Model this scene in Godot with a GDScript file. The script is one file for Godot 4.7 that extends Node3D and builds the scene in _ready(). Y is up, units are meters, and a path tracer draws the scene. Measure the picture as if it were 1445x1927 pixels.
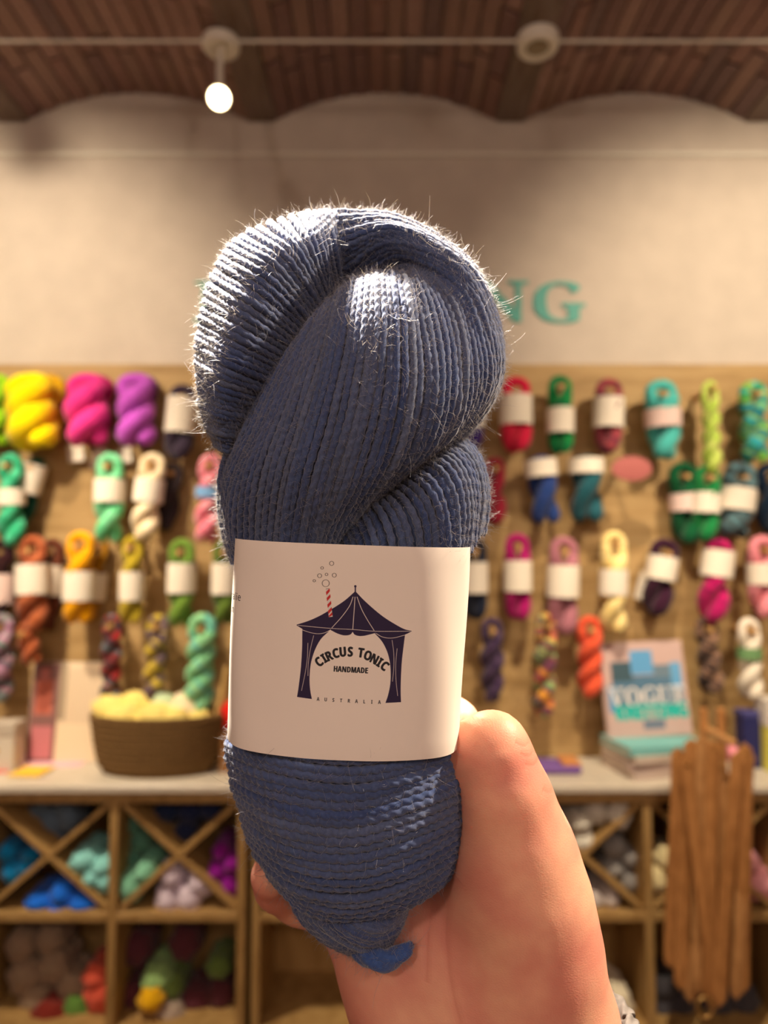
extends Node3D
# A hand holds up a twisted skein of blue wool in a yarn shop: pegs of coloured skeins on a wooden board,
# a long cubby cabinet below, brick vaults above. Units are metres, y is up.

const FOCAL := 1336.0            # of the lens, in pixels of a 1445 x 1927 frame
const TILT := 3.7                # degrees the lens looks up
const EYE := Vector3(0.0, 1.5, 0.0)
const HELD := 0.200              # metres from the lens to the middle of the held skein
const WALL_Z := -2.10            # face of the back wall
const BOARD_Z := -2.075          # face of the peg board
const COUNTER_Y := 0.930
const FRONT_Z := -1.845          # front of the cabinet
const BEAM_Y := 2.835            # underside of the ceiling beams
const BEAM_STEP := 0.762
const FLOOR_BACK := 3.2          # the shop behind the lens
const SIDE := 2.35

var rng := RandomNumberGenerator.new()
var cam_frame := Transform3D.IDENTITY
var M := {}
var taken := {}

# ------------------------------------------------------------------ naming
func numbered(called: String) -> String:
	if not taken.has(called):
		taken[called] = 0
		return called
	taken[called] += 1
	return "%s_%03d" % [called, taken[called]]

func tag(o: Node, label: String, category: String, group := "", kind := "") -> void:
	o.set_meta("label", label)
	o.set_meta("category", category)
	if group != "":
		o.set_meta("group", group)
	if kind != "":
		o.set_meta("kind", kind)

func thing(called: String, at: Vector3, label: String, category: String, group := "") -> Node3D:
	var o := Node3D.new()
	o.name = numbered(called)
	add_child(o)
	o.position = at
	tag(o, label, category, group)
	return o

func part(called: String, mesh: Mesh, mat: Material, parent: Node, at := Vector3.ZERO) -> MeshInstance3D:
	var o := MeshInstance3D.new()
	o.name = called if parent != self else numbered(called)
	o.mesh = mesh
	o.material_override = mat
	parent.add_child(o, true)
	o.position = at
	return o

func solo(called: String, mesh: Mesh, mat: Material, at: Vector3, label: String, category: String, group := "") -> MeshInstance3D:
	var o := part(called, mesh, mat, self, at)
	tag(o, label, category, group)
	return o

func setting(called: String, mesh: Mesh, mat: Material, at: Vector3, label: String, category: String) -> MeshInstance3D:
	var o := part(called, mesh, mat, self, at)
	tag(o, label, category, "", "structure")
	return o

# ------------------------------------------------------------------ where things stand
func ray(px: float, py: float) -> Vector3:
	return cam_frame.basis * Vector3((px - 722.5) / FOCAL, -(py - 963.5) / FOCAL, -1.0)

# a point at a distance along the lens axis
func near(px: float, py: float, d: float) -> Vector3:
	return EYE + ray(px, py) * d

# a point on the upright plane z
func at_z(px: float, py: float, z: float) -> Vector3:
	var r := ray(px, py)
	return EYE + r * (z / r.z)

# ------------------------------------------------------------------ materials
func srgb(r: float, g: float, b: float) -> Color:
	return Color(r / 255.0, g / 255.0, b / 255.0)

func noise_tex(freq: float, octaves: int, ramp: Array, seed_: int, size := 512, type := FastNoiseLite.TYPE_SIMPLEX_SMOOTH) -> NoiseTexture2D:
	var n := FastNoiseLite.new()
	n.noise_type = type
	n.seed = seed_
	n.frequency = freq
	n.fractal_octaves = octaves
	var t := NoiseTexture2D.new()
	t.width = size
	t.height = size
	t.seamless = true
	t.noise = n
	if ramp.size():
		var g := Gradient.new()
		g.offsets = PackedFloat32Array(range(ramp.size()).map(func(k): return float(k) / (ramp.size() - 1)))
		g.colors = PackedColorArray(ramp)
		t.color_ramp = g
	return t

func plain(color: Color, rough := 0.8) -> StandardMaterial3D:
	var m := StandardMaterial3D.new()
	m.albedo_color = color
	m.roughness = rough
	m.metallic_specular = 0.35
	return m

func grained(color: Color, rough: float, scale_: Vector3, tex: Texture2D, bump: Texture2D = null, bump_cm := 0.0) -> StandardMaterial3D:
	var m := plain(color, rough)
	m.albedo_texture = tex
	m.uv1_triplanar = true
	m.uv1_world_triplanar = true
	m.uv1_scale = scale_
	if bump:
		m.heightmap_enabled = true
		m.heightmap_texture = bump
		m.heightmap_scale = bump_cm
	return m

func make_materials() -> void:
	var fine := noise_tex(0.02, 4, [Color(0.95, 0.95, 0.95), Color(1, 1, 1)], 3)
	var relief := noise_tex(0.03, 5, [], 5)
	var grain := noise_tex(0.012, 5, [Color(0.80, 0.76, 0.70), Color(0.95, 0.93, 0.9), Color(1, 1, 1)], 8)
	M.plaster = grained(srgb(202, 190, 176), 0.92, Vector3(0.8, 0.8, 0.8), fine)
	M.board = grained(srgb(182, 153, 106), 0.6, Vector3(0.5, 4.0, 4.0), grain)
	M.wood = grained(srgb(180, 147, 94), 0.55, Vector3(3.0, 0.7, 3.0), grain)
	M.wood_dark = grained(srgb(150, 108, 66), 0.6, Vector3(3.0, 0.7, 3.0), grain)
	M.counter = grained(srgb(214, 204, 186), 0.35, Vector3(2, 2, 2), fine)
	M.floor = grained(srgb(120, 96, 74), 0.5, Vector3(0.5, 2, 3), grain)
	M.beam = grained(srgb(132, 116, 108), 0.8, Vector3(4, 4, 0.8), grain, relief, 0.1)
	M.mortar = grained(srgb(160, 140, 130), 0.95, Vector3(6, 6, 6), fine, relief, 0.1)
	M.bricks = []
	for c in [srgb(166, 132, 122), srgb(152, 122, 116), srgb(178, 146, 136), srgb(144, 120, 116), srgb(170, 140, 128)]:
		M.bricks.append(grained(c, 0.95, Vector3(9, 9, 9), noise_tex(0.03, 4, [Color(0.75, 0.72, 0.7), Color(1, 1, 1)], 20 + M.bricks.size(), 256), relief, 0.15))
	M.white_metal = plain(srgb(226, 220, 206), 0.45)
	M.black_metal = plain(srgb(32, 30, 30), 0.4)
	M.paper = plain(srgb(232, 222, 205), 0.85)
	M.paper_pink = plain(srgb(226, 200, 192), 0.85)
	M.peg = grained(srgb(206, 164, 108), 0.6, Vector3(8, 8, 2), grain)
	M.teal = plain(srgb(96, 170, 158), 0.6)
	M.leather = grained(srgb(196, 140, 84), 0.5, Vector3(9, 3, 9), noise_tex(0.02, 4, [Color(0.78, 0.74, 0.7), Color(1, 1, 1)], 40, 256))
	M.leather_light = grained(srgb(210, 158, 102), 0.5, Vector3(9, 3, 9), noise_tex(0.02, 4, [Color(0.78, 0.74, 0.7), Color(1, 1, 1)], 41, 256))
	# yarn takes its dye from the vertices
	var y := StandardMaterial3D.new()
	y.vertex_color_use_as_albedo = true
	y.roughness = 0.9
	y.metallic_specular = 0.2
	y.rim_enabled = true
	y.rim = 0.35
	y.rim_tint = 0.6
	M.yarn = y
	var w := y.duplicate() as StandardMaterial3D
	w.rim = 0.7
	w.albedo_texture = noise_tex(0.05, 3, [Color(0.72, 0.74, 0.8), Color(1, 1, 1)], 61, 256)
	w.uv1_triplanar = true
	w.uv1_scale = Vector3(60, 60, 60)
	M.wool = w
	var core := w.duplicate() as StandardMaterial3D
	core.vertex_color_use_as_albedo = false
	core.albedo_color = srgb(84, 98, 132)
	M.core = core
	var h := plain(srgb(148, 150, 164), 0.45)
	h.backlight_enabled = true
	h.backlight = srgb(190, 180, 160)
	M.fibre = h
	var glow := StandardMaterial3D.new()
	glow.albedo_color = srgb(255, 244, 220)
	glow.emission_enabled = true
	glow.emission = srgb(255, 232, 186)
	glow.emission_energy_multiplier = 14.0
	M.glow = glow
	var glow2 := glow.duplicate() as StandardMaterial3D
	glow2.emission_energy_multiplier = 2.0
	M.glow_soft = glow2

# ------------------------------------------------------------------ mesh helpers
class Mb:
	var v := PackedVector3Array()
	var n := PackedVector3Array()
	var c := PackedColorArray()
	var uv := PackedVector2Array()
	var i := PackedInt32Array()
	var tinted := false
	var mapped := false

	func mesh() -> ArrayMesh:
		var a := []
		a.resize(Mesh.ARRAY_MAX)
		a[Mesh.ARRAY_VERTEX] = v
		if n.size() != v.size():
			smooth()
		a[Mesh.ARRAY_NORMAL] = n
		if tinted:
			a[Mesh.ARRAY_COLOR] = c
		if mapped:
			a[Mesh.ARRAY_TEX_UV] = uv
		a[Mesh.ARRAY_INDEX] = i
		var m := ArrayMesh.new()
		m.add_surface_from_arrays(Mesh.PRIMITIVE_TRIANGLES, a)
		return m

	func smooth() -> void:
		n = PackedVector3Array()
		n.resize(v.size())
		for k in range(0, i.size(), 3):
			var a := v[i[k]]
			var f := (v[i[k + 2]] - a).cross(v[i[k + 1]] - a)
			n[i[k]] += f
			n[i[k + 1]] += f
			n[i[k + 2]] += f
		for k in n.size():
			n[k] = n[k].normalized()

	func quad(a: int, b: int, d: int, e: int) -> void:
		i.append_array([a, b, d, a, d, e])

# a box with small chamfers
func box(size: Vector3, bevel := 0.0) -> Mesh:
	if bevel <= 0.0:
		var b := BoxMesh.new()
		b.size = size
		return b
	var st := SurfaceTool.new()
	st.begin(Mesh.PRIMITIVE_TRIANGLES)
	st.set_smooth_group(-1)
	var h := size / 2.0
	var pts := {}
	for sx in [-1, 1]:
		for sy in [-1, 1]:
			for sz in [-1, 1]:
				for ax in 3:
					var p := Vector3(h.x * sx, h.y * sy, h.z * sz)
					for o in 3:
						if o != ax:
							p[o] -= bevel * [sx, sy, sz][o]
					pts[[sx, sy, sz, ax]] = p
	var face := func(list: Array):
		var mid := Vector3.ZERO
		for p in list:
			mid += p
		mid /= list.size()
		for k in range(1, list.size() - 1):
			var a: Vector3 = list[0]
			var b: Vector3 = list[k]
			var d: Vector3 = list[k + 1]
			if (b - a).cross(d - a).dot(mid) > 0.0:
				var t := b
				b = d
				d = t
			st.add_vertex(a)
			st.add_vertex(b)
			st.add_vertex(d)
	for ax in 3:
		var o1 := (ax + 1) % 3
		var o2 := (ax + 2) % 3
		for s in [-1, 1]:
			var list := []
			for q in [[-1, -1], [1, -1], [1, 1], [-1, 1]]:
				var k := [0, 0, 0]
				k[ax] = s
				k[o1] = q[0]
				k[o2] = q[1]
				list.append(pts[[k[0], k[1], k[2], ax]])
			face.call(list)
		for s1 in [-1, 1]:
			for s2 in [-1, 1]:
				var list := []
				for q in [[-1, o1], [1, o1], [1, o2], [-1, o2]]:
					var k := [0, 0, 0]
					k[ax] = q[0]
					k[o1] = s1
					k[o2] = s2
					list.append(pts[[k[0], k[1], k[2], q[1]]])
				face.call(list)
	for sx in [-1, 1]:
		for sy in [-1, 1]:
			for sz in [-1, 1]:
				face.call([pts[[sx, sy, sz, 0]], pts[[sx, sy, sz, 1]], pts[[sx, sy, sz, 2]]])
	st.generate_normals()
	return st.commit()

func cylinder(r0: float, r1: float, h: float, sides := 24) -> CylinderMesh:
	var m := CylinderMesh.new()
	m.bottom_radius = r0
	m.top_radius = r1
	m.height = h
	m.radial_segments = sides
	m.rings = 1
	return m

# rings of [radius, height] turned about y
func lathe(profile: Array, sides := 40) -> ArrayMesh:
	var b := Mb.new()
	for k in profile.size():
		for s in sides:
			var a := TAU * s / sides
			b.v.append(Vector3(cos(a) * profile[k][0], profile[k][1], sin(a) * profile[k][0]))
	for k in profile.size() - 1:
		for s in sides:
			var s2 := (s + 1) % sides
			b.quad(k * sides + s, k * sides + s2, (k + 1) * sides + s2, (k + 1) * sides + s)
	return b.mesh()

func catmull(a: Vector3, b: Vector3, c: Vector3, d: Vector3, t: float) -> Vector3:
	return 0.5 * (2.0 * b + (c - a) * t + (2.0 * a - 5.0 * b + 4.0 * c - d) * t * t + (3.0 * b - a - 3.0 * c + d) * t * t * t)

func along(p: PackedVector3Array, u: float) -> Vector3:
	var m := p.size() - 1
	var x := clampf(u, 0.0, 1.0) * m
	var k := mini(int(x), m - 1)
	var a := p[k - 1] if k > 0 else 2.0 * p[0] - p[1]
	var d := p[k + 2] if k + 2 <= m else 2.0 * p[m] - p[m - 1]
	return catmull(a, p[k], p[k + 1], d, x - k)

func arrange(p: PackedVector3Array, step: float) -> PackedVector3Array:
	var length := 0.0
	var q := PackedVector3Array()
	var raw := PackedVector3Array()
	var n := (p.size() - 1) * 10
	for k in n + 1:
		raw.append(along(p, float(k) / n))
	for k in n:
		length += raw[k].distance_to(raw[k + 1])
	var want := maxi(3, int(length / step))
	var each := length / want
	q.append(raw[0])
	var got := 0.0
	for k in n:
		var seg := raw[k].distance_to(raw[k + 1])
		while got + seg >= each * q.size() and q.size() < want:
			q.append(raw[k].lerp(raw[k + 1], (each * q.size() - got) / maxf(seg, 1e-9)))
		got += seg
	q.append(raw[n])
	return q

# a tube along points; ridges and twist give it plies
func tube(b: Mb, p: PackedVector3Array, radii: PackedFloat32Array, sides: int, ridges: int, depth: float, twist: float, tints: PackedColorArray) -> void:
	var first := b.v.size()
	var t := (p[1] - p[0]).normalized()
	var x := t.cross(Vector3.UP if absf(t.y) < 0.9 else Vector3.RIGHT).normalized()
	var travel := 0.0
	for k in p.size():
		if k > 0:
			travel += p[k].distance_to(p[k - 1])
		var t2 := (p[mini(k + 1, p.size() - 1)] - p[maxi(k - 1, 0)]).normalized()
		x = (x - t2 * x.dot(t2)).normalized()
		var y := t2.cross(x)
		for s in sides:
			var a := TAU * s / sides
			var r := radii[k] * (1.0 + depth * cos(ridges * a - twist * travel)) if ridges else radii[k]
			b.v.append(p[k] + (x * cos(a) + y * sin(a)) * r)
			if tints.size():
				b.c.append(tints[k])
	if tints.size():
		b.tinted = true
	for k in p.size() - 1:
		for s in sides:
			var s2 := (s + 1) % sides
			b.quad(first + k * sides + s, first + (k + 1) * sides + s, first + (k + 1) * sides + s2, first + k * sides + s2)
	for e in [0, p.size() - 1]:
		var mid := b.v.size()
		b.v.append(p[e])
		if tints.size():
			b.c.append(tints[e])
		for s in sides:
			var s2 := (s + 1) % sides
			if e == 0:
				b.i.append_array([mid, first + s, first + s2])
			else:
				b.i.append_array([mid, first + e * sides + s2, first + e * sides + s])

func filled(n: int, v: float) -> PackedFloat32Array:
	var a := PackedFloat32Array()
	a.resize(n)
	a.fill(v)
	return a

func tinted(n: int, c: Color) -> PackedColorArray:
	var a := PackedColorArray()
	a.resize(n)
	a.fill(c)
	return a

# ------------------------------------------------------------------ the held skein
# Every fold is given by guide strands of [x, y, depth in mm from the middle of the skein], as read off the outline.
const FOLDS := {
	"loop": [
		[[654, 510, 18], [650, 456, 10], [644, 416, 11], [642, 405, 15], [644, 430, 24]],
		[[624, 556, 13], [604, 470, -2], [584, 414, 4], [578, 402, 12], [590, 436, 24]],
		[[600, 590, 8], [532, 496, -9], [474, 456, 0], [456, 448, 12], [486, 482, 25]],
		[[572, 640, 7], [482, 570, -12], [418, 528, 1], [404, 520, 13], [440, 550, 26]],
		[[540, 700, 6], [448, 656, -12], [390, 624, 2], [378, 618, 13], [412, 640, 26]],
		[[498, 756, 6], [424, 736, -9], [382, 714, 4], [375, 708, 13], [402, 720, 25]],
		[[462, 806, 6], [418, 798, -4], [390, 784, 6], [386, 782, 13], [408, 786, 22]],
		[[440, 856, 7], [424, 850, 2], [412, 842, 8], [410, 840, 13], [420, 840, 18]]],
	"front": [
		[[600, 660, 20], [570, 690, 17], [500, 740, 14], [438, 842, 15], [424, 912, 20], [428, 1000, 22], [444, 1060, 24]],
		[[600, 640, 16], [570, 650, 9], [516, 700, 4], [446, 820, 4], [417, 905, 10], [422, 990, 13], [442, 1060, 16]],
		[[616, 606, 16], [594, 604, 4], [556, 650, -5], [490, 800, -9], [442, 910, -5], [436, 1000, 0], [452, 1060, 3]],
		[[640, 570, 17], [628, 560, 1], [598, 630, -10], [550, 760, -16], [505, 890, -16], [492, 1000, -10], [496, 1060, -8]],
		[[676, 550, 18], [670, 528, 0], [658, 600, -14], [630, 740, -21], [588, 890, -21], [562, 1000, -14], [556, 1060, -10]],
		[[716, 544, 18], [722, 514, 0], [728, 594, -15], [720, 740, -23], [684, 880, -21], [632, 986, -11], [614, 1040, -2]],
		[[750, 540, 18], [776, 520, 1], [800, 600, -12], [812, 730, -19], [782, 850, -16], [712, 930, -6], [664, 980, 4]],
		[[690, 540, 18], [770, 500, 9], [852, 566, -3], [880, 700, -12], [858, 800, -9], [790, 868, -2], [740, 912, 6]],
		[[650, 520, 15], [740, 462, 6], [868, 520, -1], [924, 640, -4], [922, 735, -2], [862, 815, 3], [810, 856, 9]],
		[[640, 446, 7], [745, 428, 4], [872, 496, 2], [931, 612, 2], [936, 712, 4], [896, 790, 7], [846, 836, 12]],
		[[634, 400, 12], [745, 411, 12], [870, 485, 12], [932, 598, 12], [939, 708, 13], [900, 786, 15], [850, 830, 18]],
		[[636, 424, 22], [745, 420, 25], [856, 492, 25], [908, 600, 25], [916, 700, 25], [880, 776, 25], [840, 820, 25]]],
	"under": [
		[[628, 1000, 8], [634, 1016, 4], [640, 1040, 2], [644, 1070, 2]],
		[[672, 950, 7], [694, 972, -5], [712, 1012, -8], [720, 1070, -7]],
		[[736, 902, 7], [780, 928, -8], [808, 984, -10], [814, 1070, -8]],
		[[796, 852, 8], [846, 876, -4], [872, 944, -6], [868, 1060, -4]],
		[[838, 824, 10], [886, 858, 4], [907, 920, 3], [898, 1010, 5]],
		[[850, 818, 15], [895, 852, 13], [914, 916, 13], [905, 1008, 14]],
		[[840, 826, 25], [884, 862, 26], [904, 918, 26], [890, 1004, 25]]],
	"base": [
		[[470, 1340, 25], [446, 1356, 9], [520, 1370, -10], [650, 1378, -14], [780, 1370, -9], [850, 1350, 8], [830, 1340, 24]],
		[[458, 1410, 25], [430, 1408, 8], [510, 1440, -12], [655, 1462, -17], [790, 1440, -12], [872, 1404, 6], [850, 1400, 24]],
		[[464, 1470, 25], [439, 1468, 8], [520, 1510, -14], [660, 1530, -19], [800, 1492, -14], [880, 1458, 5], [858, 1450, 24]],
		[[476, 1530, 25], [456, 1526, 8], [528, 1578, -15], [662, 1598, -20], [800, 1560, -15], [887, 1516, 4], [862, 1510, 24]],
		[[488, 1584, 25], [474, 1584, 8], [546, 1642, -13], [668, 1662, -18], [792, 1624, -14], [884, 1568, 3], [862, 1560, 22]],
		[[510, 1630, 24], [500, 1632, 8], [568, 1696, -8], [674, 1714, -13], [786, 1676, -10], [868, 1614, 3], [850, 1600, 20]],
		[[534, 1664, 23], [528, 1668, 11], [584, 1716, 0], [674, 1734, -4], [770, 1704, -3], [846, 1646, 5], [832, 1634, 18]]],
	"tip": [
		[[556, 1668, 20], [560, 1712, 14], [610, 1762, 13], [680, 1796, 14], [730, 1780, 18]],
		[[556, 1672, 10], [572, 1728, 5], [632, 1780, 3], [702, 1798, 6], [744, 1780, 12]],
		[[584, 1690, 2], [612, 1742, -3], [672, 1780, -5], [722, 1780, 0], [752, 1758, 8]],
		[[624, 1706, -3], [654, 1744, -8], [702, 1762, -8], [742, 1746, -2], [762, 1720, 7]],
		[[668, 1712, -4], [694, 1730, -8], [728, 1732, -7], [754, 1712, -1], [768, 1688, 8]],
		[[700, 1700, 6], [720, 1708, 2], [740, 1706, 4], [758, 1690, 8], [766, 1670, 14]]],
}

func guides_of(fold: String, origin: Vector3) -> Array:
	var out := []
	for g in FOLDS[fold]:
		var p := PackedVector3Array()
		for q in g:
			p.append(near(q[0], q[1], HELD + q[2] * 0.00092) - origin)
		out.append(p)
	return out

func across(guides: Array, v: float) -> PackedVector3Array:
	var p := PackedVector3Array()
	for k in guides[0].size():
		var column := PackedVector3Array()
		for g in guides:
			column.append(g[k])
		p.append(along(column, v))
	return p

func held_skein() -> void:
	rng.seed = 11
	var origin := near(655, 1210, HELD)
	var root := thing("wool_skein", origin, "blue-grey twisted wool skein in a printed paper band, held up in a hand", "yarn skein")
	var fuzz_at := []        # [position, normal, along]
	for fold in FOLDS:
		var pitch: float = {"base": 0.00235, "tip": 0.0021}.get(fold, 0.00205)
		var ply: float = {"base": 0.15, "under": 0.13}.get(fold, 0.10)
		var guides := guides_of(fold, origin)
		var middle := Vector3.ZERO
		var count := 0
		for g in guides:
			for q in g:
				middle += q
				count += 1
		middle /= count
		middle.z -= 0.006
		# the body of wool below the outermost strands
		var nu := 30
		var nv := 34
		var rows := []
		var body := Mb.new()
		for a in nv + 1:
			var line := across(guides, float(a) / nv)
			rows.append(line)
			for e in nu + 1:
				body.v.append(along(line, float(e) / nu))
		var normals := PackedVector3Array()
		for a in nv + 1:
			for e in nu + 1:
				var du := body.v[a * (nu + 1) + mini(e + 1, nu)] - body.v[a * (nu + 1) + maxi(e - 1, 0)]
				var dv := body.v[mini(a + 1, nv) * (nu + 1) + e] - body.v[maxi(a - 1, 0) * (nu + 1) + e]
				normals.append(du.cross(dv).normalized())
		var facing := 0.0
		for k in normals.size():
			facing += normals[k].dot((body.v[k] - middle).normalized())
		var side := 1.0 if facing > 0.0 else -1.0
		var skin := body.v.duplicate()
		for k in normals.size():
			normals[k] *= side
			body.v[k] -= normals[k] * 0.0007
		for a in nv:
			for e in nu:
				var q := a * (nu + 1) + e
				if side > 0:
					body.quad(q, q + nu + 1, q + nu + 2, q + 1)
				else:
					body.quad(q, q + 1, q + nu + 2, q + nu + 1)
		body.c = tinted(body.v.size(), srgb(84, 98, 132).srgb_to_linear())
		body.tinted = true
		var coil := part("yarn_coil", body.mesh(), M.wool, root)
		# single strands lie side by side on it
		var across_length := 0.0
		var mid_col := nu / 2
		var longest := 0.0
		for e in [nu / 4, nu / 2, 3 * nu / 4]:
			across_length = 0.0
			for a in nv:
				across_length += skin[a * (nu + 1) + e].distance_to(skin[(a + 1) * (nu + 1) + e])
			longest = maxf(longest, across_length)
		var strands := int(longest / pitch)
		var drift := FastNoiseLite.new()
		drift.seed = 7 + strands
		drift.frequency = 40.0
		for s in strands:
			var v := clampf((s + 0.5 + rng.randf_range(-0.12, 0.12)) / strands, 0.0, 1.0)
			var line := arrange(across(guides, v), 0.00062)
			var lift := rng.randf_range(-0.0003, 0.0003)
			var n := line.size()
			var r := PackedFloat32Array()
			var tints := PackedColorArray()
			var base := srgb(80, 96, 134).srgb_to_linear().lerp(srgb(112, 120, 140).srgb_to_linear(), rng.randf() * 0.7).lerp(srgb(58, 76, 124).srgb_to_linear(), rng.randf() * 0.6)
			var thick := pitch * rng.randf_range(0.50, 0.58)
			for k in n:
				var u := float(k) / (n - 1)
				var e := mini(int(u * nu), nu)
				var a := clampi(int(v * nv + 0.5), 0, nv)
				var nor := normals[a * (nu + 1) + e]
				var w1 := drift.get_noise_3d(line[k].x * 1.0 + s * 3.1, line[k].y, line[k].z)
				var w2 := drift.get_noise_3d(line[k].x, line[k].y + s * 5.7, line[k].z + 9.0)
				line[k] += nor * (lift + w1 * 0.0005) + Vector3(w2, 0, 0) * 0.0004
				r.append(thick * (1.0 + 0.12 * w2))
				tints.append(base * (1.0 + 0.22 * w1))
				for more in (1 if fold == "base" else 2):
					fuzz_at.append([line[k] + nor * 0.0006, nor, (line[mini(k + 1, n - 1)] - line[maxi(k - 1, 0)]).normalized()])
			var b := Mb.new()
			tube(b, line, r, 8, 2, ply, 2000.0, tints)
			part("yarn_strand", b.mesh(), M.wool, coil)
	# the middle of the bundle, seen only between the folds and from behind
	for q in [[655, 610, 25, 0.034, 0.030, 0.011], [672, 930, 24, 0.031, 0.022, 0.011], [655, 1210, 8, 0.030, 0.034, 0.014], [664, 1520, 16, 0.028, 0.026, 0.015], [670, 1700, 16, 0.012, 0.012, 0.009]]:
		var ball := SphereMesh.new()
		ball.radius = 1.0
		ball.height = 2.0
		ball.radial_segments = 48
		ball.rings = 24
		var o := part("yarn_core", ball, M.core, root, near(q[0], q[1], HELD + q[2] * 0.00092) - origin)
		o.scale = Vector3(q[3], q[4], q[5])
	# the tied end of the yarn
	var tie := PackedVector3Array()
	for q in [[668, 1790, 0], [696, 1802, -4], [728, 1806, -6], [756, 1794, -6], [774, 1776, -4]]:
		tie.append(near(q[0], q[1], HELD + q[2] * 0.001) - origin)
	var nub := Mb.new()
	var tied := arrange(tie, 0.0008)
	var fat := PackedFloat32Array()
	for k in tied.size():
		var u := float(k) / (tied.size() - 1)
		fat.append(0.0029 * (0.55 + 0.45 * sin(PI * clampf(u * 1.05, 0, 1))) * (1.0 if u < 0.94 else 0.75))
	tube(nub, tied, fat, 12, 3, 0.12, 900.0, tinted(tied.size(), srgb(70, 98, 156).srgb_to_linear()))
	part("tied_end", nub.mesh(), M.wool, root)
	for k in 700:
		var e := rng.randi_range(1, tied.size() - 2)
		var d := Vector3(rng.randfn(), rng.randfn(), rng.randfn()).normalized()
		fuzz_at.append([tied[e] + d * fat[e] * 0.9, d, (tied[e + 1] - tied[e - 1]).normalized()])
	# loose fibres that stand off the yarn, too fine to count
	var hairs := []
	for kind in 8:
		var b := Mb.new()
		var p := PackedVector3Array()
		var long: float = [1.5, 2.0, 2.6, 3.2, 3.8, 2.2, 5.0, 8.5][kind] * 0.001
		var bend := rng.randf_range(0.2, 1.2)
		var dir := Vector3(0, 1, 0)
		var pos := Vector3(0, -0.0004, 0)
		var axis := Vector3(rng.randfn(), 0.2 * rng.randfn(), rng.randfn()).normalized()
		var steps := 6 if kind < 6 else 10
		for k in steps + 1:
			p.append(pos)
			pos += dir * long / steps
			dir = dir.rotated(axis, bend / steps)
			axis = axis.rotated(Vector3.UP, rng.randf_range(-0.5, 0.5))
		var r := PackedFloat32Array()
		for k in steps + 1:
			r.append(0.00004 * (1.0 - 0.6 * k / steps))
		tube(b, p, r, 3, 0, 0.0, 0.0, PackedColorArray())
		hairs.append(b.mesh())
	var placed := []
	for k in 8:
		placed.append([])
	for f in fuzz_at:
		var n: Vector3 = f[1]
		var t: Vector3 = f[2]
		var side := n.cross(t)
		var d := (n * rng.randf_range(0.15, 1.0) + t * rng.randfn() * 0.7 + side * rng.randfn() * 0.7).normalized()
		var x := d.cross(Vector3(rng.randfn(), rng.randfn(), rng.randfn()).normalized()).normalized()
		var kind := rng.randi_range(0, 5)
		var luck := rng.randf()
		if luck < 0.06:
			kind = 6
		if luck < 0.012:
			kind = 7
		placed[kind].append(Transform3D(Basis(x, d, x.cross(d)) * rng.randf_range(0.55, 1.25), f[0]))
	for kind in 8:
		var mm := MultiMesh.new()
		mm.transform_format = MultiMesh.TRANSFORM_3D
		mm.mesh = hairs[kind]
		mm.instance_count = placed[kind].size()
		for k in placed[kind].size():
			mm.set_instance_transform(k, placed[kind][k])
		var o := MultiMeshInstance3D.new()
		o.name = "fuzz"
		o.multimesh = mm
		o.material_override = M.fibre
		o.set_meta("kind", "stuff")
		root.add_child(o, true)
	print("strands and fibres: ", fuzz_at.size())
	paper_band(root, origin)

# ------------------------------------------------------------------ the printed paper band
var art_cover := PackedFloat32Array()
var art_w := 0
var art_h := 0
var art_box := Rect2i()

func art_start(w: int, h: int) -> void:
	art_w = w
	art_h = h
	art_cover = filled(w * h, 0.0)

# adds the share of each pixel that the outline covers
func art_fill(p: PackedVector2Array) -> void:
	var top := INF
	var low := -INF
	for q in p:
		top = minf(top, q.y)
		low = maxf(low, q.y)
	var n := p.size()
	for row in range(maxi(0, int(top)), mini(art_h - 1, int(low)) + 1):
		for sub in 4:
			var y := row + (sub + 0.5) / 4.0
			var cuts := []
			for k in n:
				var a := p[k]
				var b := p[(k + 1) % n]
				if (a.y <= y) != (b.y <= y):
					cuts.append(a.x + (b.x - a.x) * (y - a.y) / (b.y - a.y))
			cuts.sort()
			for k in range(0, cuts.size() - 1, 2):
				var x0 := clampf(cuts[k], 0, art_w - 1)
				var x1 := clampf(cuts[k + 1], 0, art_w - 1)
				var c0 := int(x0)
				var c1 := int(x1)
				if c0 == c1:
					art_cover[row * art_w + c0] += (x1 - x0) * 0.25
				else:
					art_cover[row * art_w + c0] += (c0 + 1 - x0) * 0.25
					for c in range(c0 + 1, c1):
						art_cover[row * art_w + c] += 0.25
					art_cover[row * art_w + c1] += (x1 - c1) * 0.25

func art_stroke(p: PackedVector2Array, width: float, closed := false) -> void:
	var n := p.size()
	for k in (n if closed else n - 1):
		var a := p[k]
		var b := p[(k + 1) % n]
		var s := (b - a).orthogonal().normalized() * width / 2.0
		art_fill(PackedVector2Array([a + s, b + s, b - s, a - s]))

func art_print(im: Image, ink: Color) -> void:
	for y in art_h:
		for x in art_w:
			var c := art_cover[y * art_w + x]
			if c > 0.004:
				im.set_pixel(x, y, im.get_pixel(x, y).lerp(ink, minf(c, 1.0)))
	art_cover.fill(0.0)

func curve2(list: Array, f: Callable, steps := 8) -> PackedVector2Array:
	var p := PackedVector3Array()
	for q in list:
		var a: Vector2 = f.call(q[0], q[1])
		p.append(Vector3(a.x, a.y, 0))
	var out := PackedVector2Array()
	var n := (list.size() - 1) * steps
	for k in n + 1:
		var a := along(p, float(k) / n)
		out.append(Vector2(a.x, a.y))
	return out

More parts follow.
